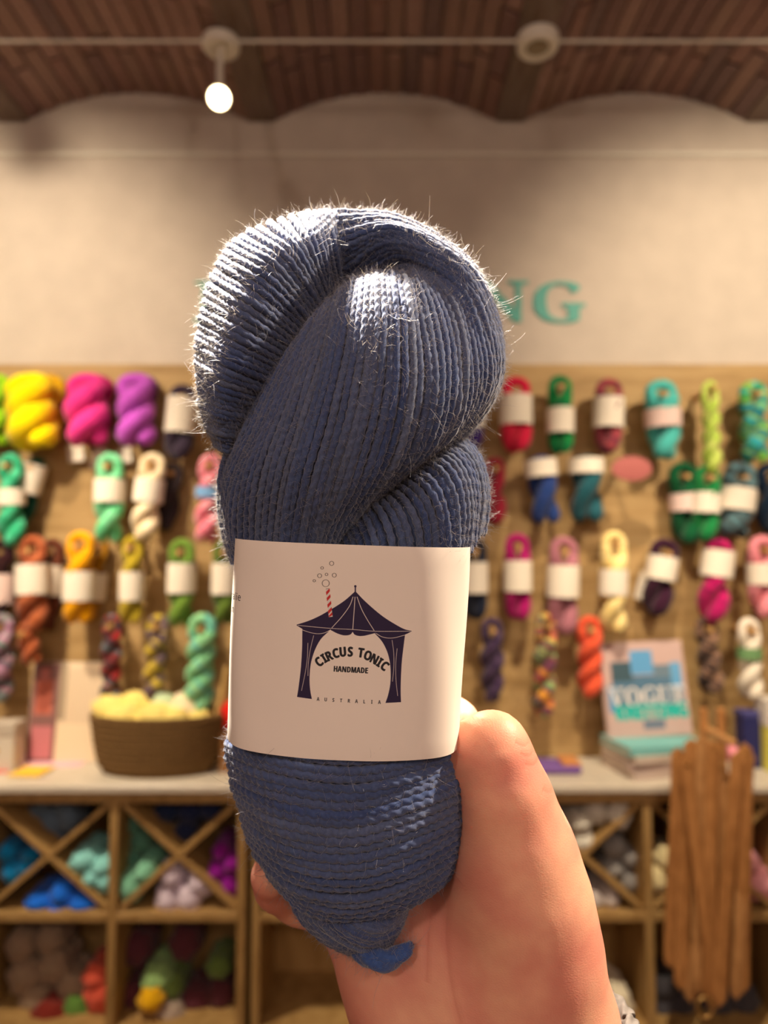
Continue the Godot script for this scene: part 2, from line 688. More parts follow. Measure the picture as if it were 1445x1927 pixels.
# lettering: the middle of the word at (x, y), in the artwork's units
func art_text(word: String, at: Vector2, cap: float, stretch: float, turn: float, f: Callable, font_name := "Droid Sans", bold := true, space := 0.0) -> void:
	var font := SystemFont.new()
	font.font_names = PackedStringArray([font_name])
	font.font_weight = 700 if bold else 400
	var pieces := []
	var pen := 0.0
	for ch in word:
		if ch == " ":
			pen += 0.3 + space
			continue
		var tm := TextMesh.new()
		tm.font = font
		tm.font_size = 64
		tm.text = ch
		tm.depth = 0.0
		tm.pixel_size = 1.0 / 64.0
		tm.curve_step = 1.0
		tm.horizontal_alignment = HORIZONTAL_ALIGNMENT_LEFT
		tm.vertical_alignment = VERTICAL_ALIGNMENT_TOP
		var a := tm.surface_get_arrays(0)
		var vs: PackedVector3Array = a[Mesh.ARRAY_VERTEX]
		var id: PackedInt32Array = a[Mesh.ARRAY_INDEX] if a[Mesh.ARRAY_INDEX] != null else PackedInt32Array(range(vs.size()))
		var hi := -INF
		for q in vs:
			hi = maxf(hi, q.x)
		var wide := font.get_string_size(ch, HORIZONTAL_ALIGNMENT_LEFT, -1, 64).x / 64.0
		pieces.append([vs, id, pen])
		pen += wide + space
	pen -= space
	var low := INF
	var top := -INF
	for pc in pieces:
		for q in pc[0]:
			low = minf(low, q.y)
			top = maxf(top, q.y)
	var size := cap / 0.714
	for pc in pieces:
		var vs: PackedVector3Array = pc[0]
		var id: PackedInt32Array = pc[1]
		for k in range(0, id.size(), 3):
			var tri := PackedVector2Array()
			for e in 3:
				var q := vs[id[k + e]]
				var l := Vector2((q.x + pc[2] - pen / 2.0) * size * stretch, -(q.y - (low + top) / 2.0) * size).rotated(turn)
				tri.append(f.call(at.x + l.x, at.y + l.y))
			art_fill(tri)

func paper_band(root: Node3D, origin: Vector3) -> void:
	# a flattened ring, its axis from the lower to the upper rim
	var high := near(662, 1020, HELD) - origin
	var deep := near(648, 1391, HELD) - origin
	var axis := (high - deep).normalized()
	var out := (cam_frame.basis.z - axis * cam_frame.basis.z.dot(axis)).normalized()
	var right := axis.cross(out)
	var tall := high.distance_to(deep)
	var half_w := 0.0326
	var half_d := 0.0168
	var steps := 120
	var ring := PackedVector2Array()
	for k in steps + 1:
		var a := TAU * k / steps - PI          # 0 in the middle of the front
		var s := Vector2(sin(a), cos(a))
		ring.append(Vector2(signf(s.x) * pow(absf(s.x), 0.78) * half_w, signf(s.y) * pow(absf(s.y), 0.86) * half_d))
	var arc := PackedFloat32Array([0.0])
	for k in steps:
		arc.append(arc[k] + ring[k].distance_to(ring[k + 1]))
	var around := arc[steps]
	var b := Mb.new()
	b.mapped = true
	var rows := 12
	for shell in 2:
		for j in rows + 1:
			var t := float(j) / rows
			var centre := high.lerp(deep, t)
			for k in steps + 1:
				var a := TAU * k / steps
				var wave := 0.00022 * sin(a * 3.0 + t * 4.0) + 0.00015 * sin(a * 7.0 + 1.3 - t * 3.0)
				var grow := 1.0 + (wave - 0.0002 * shell) / half_d
				b.v.append(centre + right * ring[k].x * grow + out * ring[k].y * grow)
				b.uv.append(Vector2(arc[k] / around, t))
	var each := (rows + 1) * (steps + 1)
	for j in rows:
		for k in steps:
			var q := j * (steps + 1) + k
			b.quad(q, q + 1, q + steps + 2, q + steps + 1)
			b.quad(each + q, each + q + steps + 1, each + q + steps + 2, each + q + 1)
	for k in steps:
		b.quad(k, each + k, each + k + 1, k + 1)
		var q := rows * (steps + 1) + k
		b.quad(q, q + 1, each + q + 1, each + q)
	# what is printed on it
	var w := 2048
	var h := 1024
	var im := Image.create(w, h, false, Image.FORMAT_RGB8)
	im.fill(srgb(238, 228, 218))
	art_start(w, h)
	# artwork units to millimetres on the paper, then to pixels: turned a little and set off the middle
	var unit := 0.1388 / 5.352
	var lean := deg_to_rad(-2.2)
	var place := func(x: float, y: float) -> Vector2:
		var q := (Vector2(x, y) - Vector2(720, 925)).rotated(lean) * unit + Vector2(2.2, 25.7)
		return Vector2(w * (0.5 + q.x * 0.001 / around), h * q.y * 0.001 / tall)
	var tent := srgb(46, 36, 68)
	var ink := srgb(38, 38, 44)
	var roof := curve2([[738, 395], [640, 480], [560, 535], [480, 583], [380, 640], [270, 690], [150, 730]], place)
	roof.append_array(curve2([[150, 738], [220, 777], [300, 805], [370, 816], [430, 807], [490, 775]], place))
	roof.append_array(curve2([[492, 782], [550, 812], [610, 832], [655, 834], [690, 824], [710, 800]], place))
	roof.append_array(curve2([[712, 800], [730, 826], [770, 840], [820, 840], [880, 828], [945, 812]], place))
	roof.append_array(curve2([[950, 815], [1000, 845], [1060, 862], [1130, 862], [1200, 845], [1260, 825], [1303, 802]], place))
	roof.append_array(curve2([[1300, 797], [1230, 778], [1130, 722], [1020, 650], [920, 570], [820, 480], [738, 395]], place))
	art_fill(roof)
	var drape := curve2([[207, 770], [205, 860], [203, 950], [190, 1150], [165, 1350], [148, 1452]], place, 4)
	drape.append_array(curve2([[302, 1468], [285, 1380], [278, 1280], [285, 1150], [310, 1040], [350, 940], [400, 860], [470, 795]], place, 4))
	art_fill(drape)
	drape = curve2([[1240, 826], [1222, 960], [1205, 1100], [1195, 1250], [1190, 1400], [1193, 1508]], place, 4)
	drape.append_array(curve2([[1037, 1510], [1065, 1430], [1088, 1320], [1093, 1200], [1085, 1100], [1060, 1000], [1010, 900], [935, 815]], place, 4))
	art_fill(drape)
	art_stroke(PackedVector2Array([place.call(738, 345), place.call(738, 405)]), 4.0)
	var ball := PackedVector2Array()
	for k in 16:
		ball.append(place.call(738 + 12 * cos(TAU * k / 16), 346 + 12 * sin(TAU * k / 16)))
	art_fill(ball)
	art_print(im, tent)
	for line in [[[160, 736], [500, 765], [710, 776], [935, 795], [1295, 801]], [[715, 450], [680, 540], [600, 650], [500, 760]], [[735, 450], [725, 600], [712, 775]], [[755, 450], [800, 570], [860, 680], [930, 790]],
			[[205, 782], [300, 810], [370, 818], [430, 808], [485, 782]], [[950, 818], [1000, 848], [1060, 864], [1130, 864], [1200, 848], [1240, 838]]]:
		art_stroke(curve2(line, place), 2.6)
	for line in [[[320, 835], [285, 980], [265, 1120], [262, 1240]], [[262, 910], [255, 1060], [235, 1200], [195, 1390]], [[1110, 885], [1125, 1010], [1125, 1150], [1110, 1300]], [[1160, 970], [1145, 1120], [1145, 1280], [1160, 1445]]]:
		art_stroke(curve2(line, place), 1.7)
	art_print(im, srgb(226, 214, 206))
	# the straw and its bubbles
	art_fill(PackedVector2Array([place.call(440, 372), place.call(473, 367), place.call(510, 648), place.call(470, 653)]))
	art_print(im, srgb(222, 216, 212))
	for k in 5:
		var y: float = [402, 462, 528, 590, 640][k]
		var xl := 440.0 + (y - 372.0) * 0.107
		var slope := 38.0
		art_fill(PackedVector2Array([place.call(xl, y), place.call(xl + 36, y - slope), place.call(xl + 39, y - slope + 30), place.call(xl + 4, minf(y + 32, 652.0))]))
	art_print(im, srgb(196, 48, 48))
	for q in [[500, 117, 21], [406, 162, 13], [381, 240, 20], [449, 227, 13], [526, 235, 20], [328, 290, 12], [441, 315, 35]]:
		var c := PackedVector2Array()
		for k in 28:
			c.append(place.call(q[0] + q[2] * cos(TAU * k / 28), q[1] + q[2] * sin(TAU * k / 28)))
		art_stroke(c, 2.0, true)
	art_stroke(PackedVector2Array([place.call(440, 371), place.call(473, 366)]), 1.6)
	art_print(im, srgb(92, 86, 84))
	var letters := [["C", 372, 1098, -39], ["I", 424, 1062, -33], ["R", 470, 1040, -25], ["C", 540, 1012, -14], ["U", 612, 998, -5], ["S", 688, 997, 2], ["T", 795, 1008, 9], ["O", 864, 1036, 19], ["N", 930, 1072, 28], ["I", 984, 1106, 33], ["C", 1034, 1142, 39]]
	for l in letters:
		for fat in [Vector2(-3.5, 0), Vector2(3.5, 0), Vector2(0, 3), Vector2(0, -3)]:
			art_text(l[0], Vector2(l[1], l[2]) + fat, 90.0, 0.86, deg_to_rad(l[3]), place)
	for fat in [-2.0, 2.0]:
		art_text("HANDMADE", Vector2(692 + fat, 1175), 55.0, 0.80, deg_to_rad(3.4), place)
	for k in 9:
		art_text("AUSTRALIA"[k], Vector2(366 + 76.3 * k, 1467 + 4.2 * k), 35.0, 0.85, deg_to_rad(3.0), place)
	# the ends of the lines on the turned-away side
	var side_of := func(x: float, y: float) -> Vector2:
		return Vector2(w * (0.5 + x * 0.001 / around), h * y * 0.001 / tall)
	for l in [["malie", -32.9, 15.4, 1.9], ["un", -33.9, 19.2, 1.9], ["c", -35.2, 23.0, 1.7], ["r", -35.2, 26.9, 1.7]]:
		art_text(l[0], Vector2(l[1], l[2]), l[3], 1.0, 0.0, side_of, "Droid Sans", false)
	art_print(im, ink)
	var m := StandardMaterial3D.new()
	m.albedo_texture = ImageTexture.create_from_image(im)
	m.roughness = 0.62
	m.metallic_specular = 0.4
	var o := part("paper_band", b.mesh(), m, root)
	o.set_meta("label", "off-white paper band printed with a dark circus tent")

# ------------------------------------------------------------------ the hand
# bones: [x, y, depth mm, radius mm] at each end, and how softly it joins what is there
const BONES := [
	# forearm and wrist
	[845, 2200, 6, 20.0, 815, 1930, 7, 19.5, 8], [1040, 2200, 2, 20.0, 1020, 1930, 2, 19.5, 10], [940, 2200, 4, 22.0, 918, 1930, 5, 21.0, 10],
	[845, 2200, 6, 20.0, 930, 2900, 6, 24.0, 10], [1040, 2200, 2, 20.0, 1100, 2900, 2, 24.0, 10], [940, 2200, 4, 22.0, 1020, 2900, 4, 28.0, 10], [1020, 2900, 4, 34.0, 1060, 3500, 4, 36.0, 12],
	# heel of the hand, little-finger side
	[815, 1930, 7, 19.5, 752, 1820, 15, 17.0, 10], [752, 1820, 15, 17.0, 690, 1745, 24, 12.5, 9],
	# palm
	[918, 1930, 4, 20.0, 850, 1790, 13, 16.5, 14], [850, 1790, 13, 16.5, 800, 1690, 28, 11.5, 12], [930, 1810, 5, 18.0, 890, 1660, 18, 13.0, 14], [880, 1640, 24, 12.0, 850, 1560, 33, 11.0, 10], [760, 1800, 22, 12.0, 740, 1700, 32, 11.0, 10],
	# ball of the thumb
	[1020, 1930, 2, 19.5, 1000, 1780, -1, 17.8, 10], [1000, 1780, -1, 17.8, 986, 1680, -2, 16.4, 8], [986, 1680, -2, 16.4, 970, 1590, -2, 14.4, 8], [930, 1740, 8, 15.0, 950, 1640, 4, 12.5, 10],
	# thumb
	[972, 1590, -2, 14.6, 953, 1500, -3, 12.0, 6], [953, 1500, -3, 12.0, 932, 1424, -2, 10.2, 4], [932, 1424, -2, 10.2, 925, 1400, -1, 9.4, 3], [928, 1406, -1, 9.4, 884, 1416, 2, 8.6, 2.0], [884, 1416, 2, 8.6, 868, 1476, 7, 7.6, 1.6],
	# web between thumb and forefinger
	[940, 1600, 8, 9.0, 900, 1520, 24, 9.0, 9],
	# forefinger
	[905, 1600, 26, 11.0, 900, 1480, 31, 10.0, 8], [900, 1480, 31, 10.0, 852, 1366, 35, 8.8, 4], [852, 1366, 35, 8.8, 760, 1300, 38, 8.2, 3], [760, 1300, 38, 8.2, 640, 1300, 32, 7.2, 3],
	# middle finger
	[850, 1560, 33, 11.0, 800, 1500, 38, 10.0, 6], [800, 1500, 38, 10.0, 670, 1420, 42, 9.0, 3], [670, 1420, 42, 9.0, 570, 1400, 38, 8.2, 3], [570, 1400, 38, 8.2, 510, 1410, 32, 7.4, 3],
	# ring finger
	[800, 1690, 30, 10.5, 740, 1610, 38, 9.6, 6], [740, 1610, 38, 9.6, 630, 1540, 41, 8.6, 3], [630, 1540, 41, 8.6, 550, 1520, 36, 7.8, 3], [550, 1520, 36, 7.8, 505, 1530, 30, 7.0, 3],
	# little finger, its tip seen beside the yarn
	[690, 1745, 24, 11.5, 640, 1716, 30, 8.6, 5], [640, 1716, 30, 8.6, 560, 1690, 30, 7.6, 3], [560, 1690, 30, 7.6, 524, 1668, 24, 7.2, 3], [524, 1668, 24, 7.2, 511, 1648, 17, 6.7, 3]]
const CREASES := [
	[[862, 1650], [846, 1700], [838, 1770], [850, 1850], [880, 1927]],
	[[856, 1660], [826, 1700], [806, 1760], [800, 1830]],
	[[962, 1388], [980, 1396], [996, 1392]], [[970, 1406], [988, 1414], [1004, 1408]], [[978, 1424], [996, 1430], [1012, 1424]], [[1010, 1470], [1026, 1480], [1040, 1478]],
	[[640, 1800], [650, 1785], [672, 1774]],
	[[764, 1690], [776, 1740], [768, 1790]], [[1000, 1910], [1040, 1885], [1070, 1880]]]

func person() -> void:
	var origin := near(900, 1850, HELD)
	var cell := 0.0017
	var lo := Vector3(INF, INF, INF)
	var hi := -lo
	var bones := []
	for q in BONES:
		var a := near(q[0], q[1], HELD + q[2] * 0.001) - origin
		var b := near(q[4], q[5], HELD + q[6] * 0.001) - origin
		bones.append([a, b, q[3] * 0.001, q[7] * 0.001, q[8] * 0.001])
		for p in [a, b]:
			lo = lo.min(p)
			hi = hi.max(p)
	lo -= Vector3.ONE * 0.026
	hi += Vector3.ONE * 0.026
	var nx := int((hi.x - lo.x) / cell) + 2
	var ny := int((hi.y - lo.y) / cell) + 2
	var nz := int((hi.z - lo.z) / cell) + 2
	var f := filled(nx * ny * nz, 0.03)
	for q in bones:
		var a: Vector3 = q[0]
		var b: Vector3 = q[1]
		var ba := b - a
		var bb := ba.dot(ba)
		var reach: float = maxf(q[2], q[3]) + 0.010
		var r0: float = q[2]
		var dr: float = q[3] - q[2]
		var soft: float = q[4]
		var p0 := ((a.min(b) - Vector3.ONE * reach - lo) / cell).max(Vector3.ZERO)
		var p1 := ((a.max(b) + Vector3.ONE * reach - lo) / cell).min(Vector3(nx - 1, ny - 1, nz - 1))
		for z in range(int(p0.z), int(p1.z) + 1):
			for y in range(int(p0.y), int(p1.y) + 1):
				var at := (z * ny + y) * nx
				for x in range(int(p0.x), int(p1.x) + 1):
					var p := lo + Vector3(x, y, z) * cell - a
					var t := clampf(p.dot(ba) / bb, 0.0, 1.0)
					var d := (p - ba * t).length() - r0 - dr * t
					var e := f[at + x]
					var h := maxf(soft - absf(d - e), 0.0) / soft
					f[at + x] = minf(d, e) - h * h * soft * 0.25
	# the surface where the field is zero
	var b := Mb.new()
	var index := PackedInt32Array()
	index.resize(nx * ny * nz)
	index.fill(-1)
	var corner := [0, 1, nx, nx + 1, nx * ny, nx * ny + 1, nx * ny + nx, nx * ny + nx + 1]
	var edges := [[0, 1], [2, 3], [4, 5], [6, 7], [0, 2], [1, 3], [4, 6], [5, 7], [0, 4], [1, 5], [2, 6], [3, 7]]
	var where := [Vector3(0, 0, 0), Vector3(1, 0, 0), Vector3(0, 1, 0), Vector3(1, 1, 0), Vector3(0, 0, 1), Vector3(1, 0, 1), Vector3(0, 1, 1), Vector3(1, 1, 1)]
	for z in nz - 1:
		for y in ny - 1:
			for x in nx - 1:
				var at := (z * ny + y) * nx + x
				var first := f[at]
				if absf(first) > 0.0045:
					continue
				var inside := 0
				for k in 8:
					if f[at + corner[k]] < 0.0:
						inside += 1
				if inside == 0 or inside == 8:
					continue
				var sum := Vector3.ZERO
				var n := 0
				for e in edges:
					var va := f[at + corner[e[0]]]
					var vb := f[at + corner[e[1]]]
					if (va < 0.0) != (vb < 0.0):
						sum += where[e[0]].lerp(where[e[1]], va / (va - vb))
						n += 1
				index[at] = b.v.size()
				b.v.append(lo + (Vector3(x, y, z) + sum / n) * cell)
	for z in range(1, nz - 1):
		for y in range(1, ny - 1):
			for x in range(1, nx - 1):
				var at := (z * ny + y) * nx + x
				var v0 := f[at]
				if absf(v0) > 0.003:
					continue
				for ax in 3:
					var step: int = [1, nx, nx * ny][ax]
					var v1 := f[at + step]
					if (v0 < 0.0) == (v1 < 0.0):
						continue
					var s1: int = [nx, nx * ny, 1][ax]
					var s2: int = [nx * ny, 1, nx][ax]
					var q := [index[at], index[at - s1], index[at - s1 - s2], index[at - s2]]
					if q.min() < 0:
						continue
					if v0 < 0.0:
						b.quad(q[0], q[3], q[2], q[1])
					else:
						b.quad(q[0], q[1], q[2], q[3])
	b.smooth()
	# even out the little steps of the grid
	var moved := b.v.duplicate()
	for turn in 2:
		var sum := PackedVector3Array()
		sum.resize(b.v.size())
		var got := PackedFloat32Array()
		got.resize(b.v.size())
		for k in range(0, b.i.size(), 3):
			for e in 3:
				var p := b.i[k + e]
				var o := b.i[k + (e + 1) % 3]
				sum[p] += moved[o]
				got[p] += 1.0
				sum[o] += moved[p]
				got[o] += 1.0
		for k in moved.size():
			if got[k] > 0.0:
				moved[k] = moved[k].lerp(sum[k] / got[k], 0.5)
	b.v = moved
	b.n = PackedVector3Array()
	# unwrapped flat along the palm
	b.mapped = true
	var uv_lo := Vector2(-0.075, -0.050)
	var uv_size := 0.165
	for p in b.v:
		b.uv.append(Vector2((p.x - uv_lo.x) / uv_size, 1.0 - (p.y - uv_lo.y) / uv_size))
	var n := 1024
	art_start(n, n)
	var to_uv := func(x: float, y: float) -> Vector2:
		var p := near(x, y, HELD - 0.004) - origin
		return Vector2((p.x - uv_lo.x) / uv_size * n, (1.0 - (p.y - uv_lo.y) / uv_size) * n)
	var skin := Image.create(n, n, false, Image.FORMAT_RGB8)
	var relief := Image.create(n, n, false, Image.FORMAT_RGB8)
	var blotch := FastNoiseLite.new()
	blotch.seed = 4
	blotch.frequency = 0.006
	blotch.fractal_octaves = 4
	var pores := FastNoiseLite.new()
	pores.seed = 9
	pores.frequency = 0.22
	pores.fractal_octaves = 2
	for line in CREASES:
		var c := curve2(line, to_uv, 10)
		for wide in [3.0, 6.0, 10.0, 16.0]:
			var keep := art_cover.duplicate()
			art_cover.fill(0.0)
			art_stroke(c, wide)
			for k in art_cover.size():
				art_cover[k] = keep[k] + minf(art_cover[k], 1.0) * 0.25 if art_cover[k] > 0.0 else keep[k]
	var c1 := srgb(222, 164, 136)
	var c2 := srgb(206, 134, 116)
	for y in n:
		for x in n:
			var a := blotch.get_noise_2d(x, y)
			var p := pores.get_noise_2d(x, y * 2.0)
			var cut := minf(art_cover[y * n + x], 1.0)
			var c := c1.lerp(c2, clampf(0.5 + a * 1.1, 0.0, 1.0))
			skin.set_pixel(x, y, c.lerp(srgb(186, 108, 92), cut * 0.25))
			var g := clampf(0.7 + p * 0.07 - cut * 0.3, 0.0, 1.0)
			relief.set_pixel(x, y, Color(g, g, g))
	var m := StandardMaterial3D.new()
	m.albedo_texture = ImageTexture.create_from_image(skin)
	m.heightmap_enabled = true
	m.heightmap_texture = ImageTexture.create_from_image(relief)
	m.heightmap_scale = 0.035
	m.roughness = 0.5
	m.metallic_specular = 0.4
	m.subsurf_scatter_enabled = true
	m.subsurf_scatter_strength = 0.18
	solo("person", b.mesh(), m, origin, "bare hand and wrist with bent thumb, holding up the blue skein", "hand")
	print("hand: ", b.v.size())
	# a twisted cord round the wrist
	var cord := PackedVector3Array()
	for k in 121:
		var a := TAU * k / 120.0
		cord.append(near(950, 1976, HELD + 0.003) - origin + Vector3(cos(a) * 0.0358, cos(a) * 0.0080 - sin(a) * 0.004, sin(a) * 0.0255))
	var plies := PackedVector3Array()
	for k in cord.size():
		plies.append(cord[k])
	var rope := Mb.new()
	var dense := arrange(plies, 0.0006)
	tube(rope, dense, filled(dense.size(), 0.0021), 16, 4, 0.2, 1100.0, PackedColorArray())
	var grey := grained(srgb(98, 90, 84), 0.8, Vector3(60, 60, 60), noise_tex(0.05, 3, [Color(0.7, 0.7, 0.7), Color(1, 1, 1)], 77, 128))
	solo("bracelet", rope.mesh(), grey, origin, "grey twisted cord bracelet round the wrist", "bracelet")

# ------------------------------------------------------------------ the shop
func room() -> void:
	var depth := FLOOR_BACK - WALL_Z
	var mid := (FLOOR_BACK + WALL_Z) / 2.0
	setting("floor", box(Vector3(2 * SIDE + 0.4, 0.1, depth + 0.4)), M.floor, Vector3(0, -0.05, mid), "brown wooden shop floor", "floor")
	setting("wall_back", box(Vector3(2 * SIDE + 0.4, 3.3, 0.2)), M.plaster, Vector3(0, 1.65, WALL_Z - 0.1), "beige plaster wall behind the peg board", "wall")
	setting("wall_left", box(Vector3(0.2, 3.3, depth)), M.plaster, Vector3(-SIDE - 0.1, 1.65, mid), "beige plaster side wall of the shop", "wall")
	setting("wall_right", box(Vector3(0.2, 3.3, depth)), M.plaster, Vector3(SIDE + 0.1, 1.65, mid), "beige plaster side wall of the shop", "wall")
	setting("wall_front", box(Vector3(2 * SIDE + 0.4, 3.3, 0.2)), M.plaster, Vector3(0, 1.65, FLOOR_BACK + 0.1), "beige plaster wall opposite the peg board", "wall")
	setting("trim_1", box(Vector3(2 * SIDE, 0.013, 0.010), 0.004), M.white_metal, Vector3(0, at_z(720, 292, WALL_Z).y, WALL_Z + 0.006), "thin plaster ledge along the wall under the vaults", "trim")
	# vaults of brick between dark beams
	var ceiling := Node3D.new()
	ceiling.name = "ceiling"
	add_child(ceiling)
	ceiling.position = Vector3(0, BEAM_Y, 0)
	tag(ceiling, "shallow brick vaults between dark beams", "ceiling", "", "structure")
	part("slab", box(Vector3(2 * SIDE + 0.4, 0.1, depth + 0.2)), M.mortar, ceiling, Vector3(0, 0.30, mid))
	var rise := 0.085
	var chord := BEAM_STEP - 0.09
	var radius := chord * chord / 8.0 / rise + rise / 2.0
	var half := asin(chord / 2.0 / radius)
	var shell := Mb.new()
	for k in 25:
		var a := -half + 2.0 * half * k / 24.0
		for e in 4:
			var r: float = radius + [0.0, 0.04][e / 2]
			shell.v.append(Vector3(sin(a) * r, cos(a) * r - radius + rise + 0.012, [WALL_Z - 0.02, FLOOR_BACK + 0.02][e % 2]))
	for k in 24:
		var q := k * 4
		shell.quad(q, q + 4, q + 5, q + 1)
		shell.quad(q + 2, q + 3, q + 7, q + 6)
	var vault := shell.mesh()
	var brick_mesh := box(Vector3(0.0455, 0.022, 0.232), 0.003)
	rng.seed = 5
	for k in range(-3, 4):
		var cx := 0.006 + k * BEAM_STEP
		if absf(cx) < SIDE + 0.3:
			part("vault", vault, M.mortar, ceiling, Vector3(cx, 0.012, 0))
		if absi(k) <= 1:
			var count := int(2.0 * half * radius / 0.0495)
			for row in 3:
				for e in count:
					var a := -half + 2.0 * half * (e + 0.5) / count
					var r := radius + 0.004 + rng.randf_range(-0.0015, 0.0015)
					var o := part("brick", brick_mesh, M.bricks[rng.randi_range(0, 4)], ceiling)
					o.position = Vector3(cx + sin(a) * r, cos(a) * r - radius + rise + 0.014, WALL_Z + 0.118 + row * 0.242 + (-0.06 if e % 2 else 0.0))
					o.rotation.z = -a
	var beam := box(Vector3(0.094, 0.2, depth), 0.006)
	for k in range(-3, 3):
		part("beam", beam, M.beam, ceiling, Vector3(0.006 + (k + 0.5) * BEAM_STEP, 0.1, mid))
	# the pipe under the beams
	var pipe_at := at_z(300, 62, -1.72)
	var pipe := cylinder(0.004, 0.004, 2 * SIDE, 12)
	var o := solo("conduit_pipe", pipe, M.white_metal, Vector3(0, BEAM_Y - 0.008, -1.745), "thin white conduit pipe running across under the beams", "pipe")
	o.rotation.z = PI / 2

# a ceiling spot: round plate, stem and a tilted can whose lens glows
func spot_lamp(plate: Vector3, lens: Vector3, aim: Vector3, energy: float, color: Color, angle: float, label: String, bright := true, size := 0.03) -> void:
	var t := thing("spotlight", plate, label, "spotlight")
	part("ceiling_plate", lathe([[0.001, 0.0], [0.045, -0.001], [0.048, -0.006], [0.048, -0.022], [0.043, -0.028], [0.03, -0.029], [0.028, -0.024], [0.001, -0.024]].map(func(q): return [q[0], q[1]])), M.white_metal, t)
	var dir := (aim - lens).normalized()
	var tail := lens - dir * 0.084
	var knee := tail - plate
	var b := Mb.new()
	var pts := PackedVector3Array([Vector3(0, -0.02, 0), Vector3(knee.x * 0.3, knee.y * 0.5, knee.z * 0.4), knee])
	pts = arrange(pts, 0.01)
	tube(b, pts, filled(pts.size(), 0.009), 12, 0, 0.0, 0.0, PackedColorArray())
	part("stem", b.mesh(), M.white_metal, t)
	var can := part("can", lathe([[0.001, -0.115], [0.026, -0.112], [0.033, -0.10], [0.036, 0.0], [0.034, 0.004], [0.031, 0.0], [0.031, -0.008], [0.001, -0.008]], 36), M.white_metal, t, lens - plate)
	can.basis = Basis(Quaternion(Vector3.UP, dir)).scaled_local(Vector3.ONE * 0.76)
	var glass := part("lamp_lens", lathe([[0.0305, -0.006], [0.029, -0.003], [0.018, -0.0012], [0.0005, -0.0005]], 32), M.glow if bright else M.glow_soft, can)
	var l := SpotLight3D.new()
	l.name = "spot_glow"
	l.light_energy = energy
	l.light_color = color
	l.spot_angle = angle
	l.spot_angle_attenuation = 0.8
	l.spot_range = 12.0
	l.spot_attenuation = 2.0
	l.light_size = size
	l.shadow_enabled = true
	add_child(l)
	l.position = lens + dir * 0.006
	l.look_at(l.position + dir, Vector3.RIGHT)

# a globe lamp hanging over the shop behind the lens
func globe_lamp(at: Vector3, energy: float, color: Color, label: String) -> void:
	var t := thing("pendant_lamp", at, label, "pendant lamp", "globe lamps over the shop floor")
	part("ceiling_rose", lathe([[0.05, -0.02], [0.055, 0.0], [0.001, 0.0]], 24), M.white_metal, t)
	part("cord", cylinder(0.003, 0.003, 0.30, 8), M.black_metal, t, Vector3(0, -0.165, 0))
	var globe := SphereMesh.new()
	globe.radius = 0.12
	globe.height = 0.24
	part("lamp_globe", globe, M.glow_soft, t, Vector3(0, -0.43, 0))
	var l := OmniLight3D.new()
	l.name = "globe_glow"
	l.light_energy = energy
	l.light_color = color
	l.light_size = 0.11
	l.omni_range = 12.0
	l.omni_attenuation = 2.0
	l.shadow_enabled = true
	add_child(l)
	l.position = at + Vector3(0, -0.43, 0)

func sign_letters() -> void:
	var font := SystemFont.new()
	font.font_names = PackedStringArray(["Droid Serif"])
	font.font_weight = 700
	var low := at_z(361, 607, WALL_Z + 0.002)
	var high := at_z(361, 529, WALL_Z + 0.002)
	var end := at_z(1104, 607, WALL_Z + 0.002)
	var cap := high.y - low.y
	var size := cap / 0.714
	var t := thing("wall_sign", low, "large teal letters mounted in a row on the beige wall", "sign")
	var pen := 0.0
	var widths := []
	for ch in "KNITTING":
		widths.append(font.get_string_size(ch, HORIZONTAL_ALIGNMENT_LEFT, -1, 64).x / 64.0 * size)
		pen += widths[-1]
	var stretch := (end.x - low.x) / pen
	pen = 0.0
	for k in 8:
		var tm := TextMesh.new()
		tm.font = font
		tm.font_size = 64
		tm.text = "KNITTING"[k]
		tm.pixel_size = size / 64.0
		tm.depth = 0.004
		tm.horizontal_alignment = HORIZONTAL_ALIGNMENT_LEFT
		tm.vertical_alignment = VERTICAL_ALIGNMENT_BOTTOM
		var o := part("letter", tm, M.teal, t)
		var bb := tm.get_aabb()
		o.scale = Vector3(stretch, 1.0, 1.0)
		o.position = Vector3(pen * stretch, -bb.position.y - (0.02 * cap if "G" == tm.text else 0.0), 0.002)
		pen += widths[k]

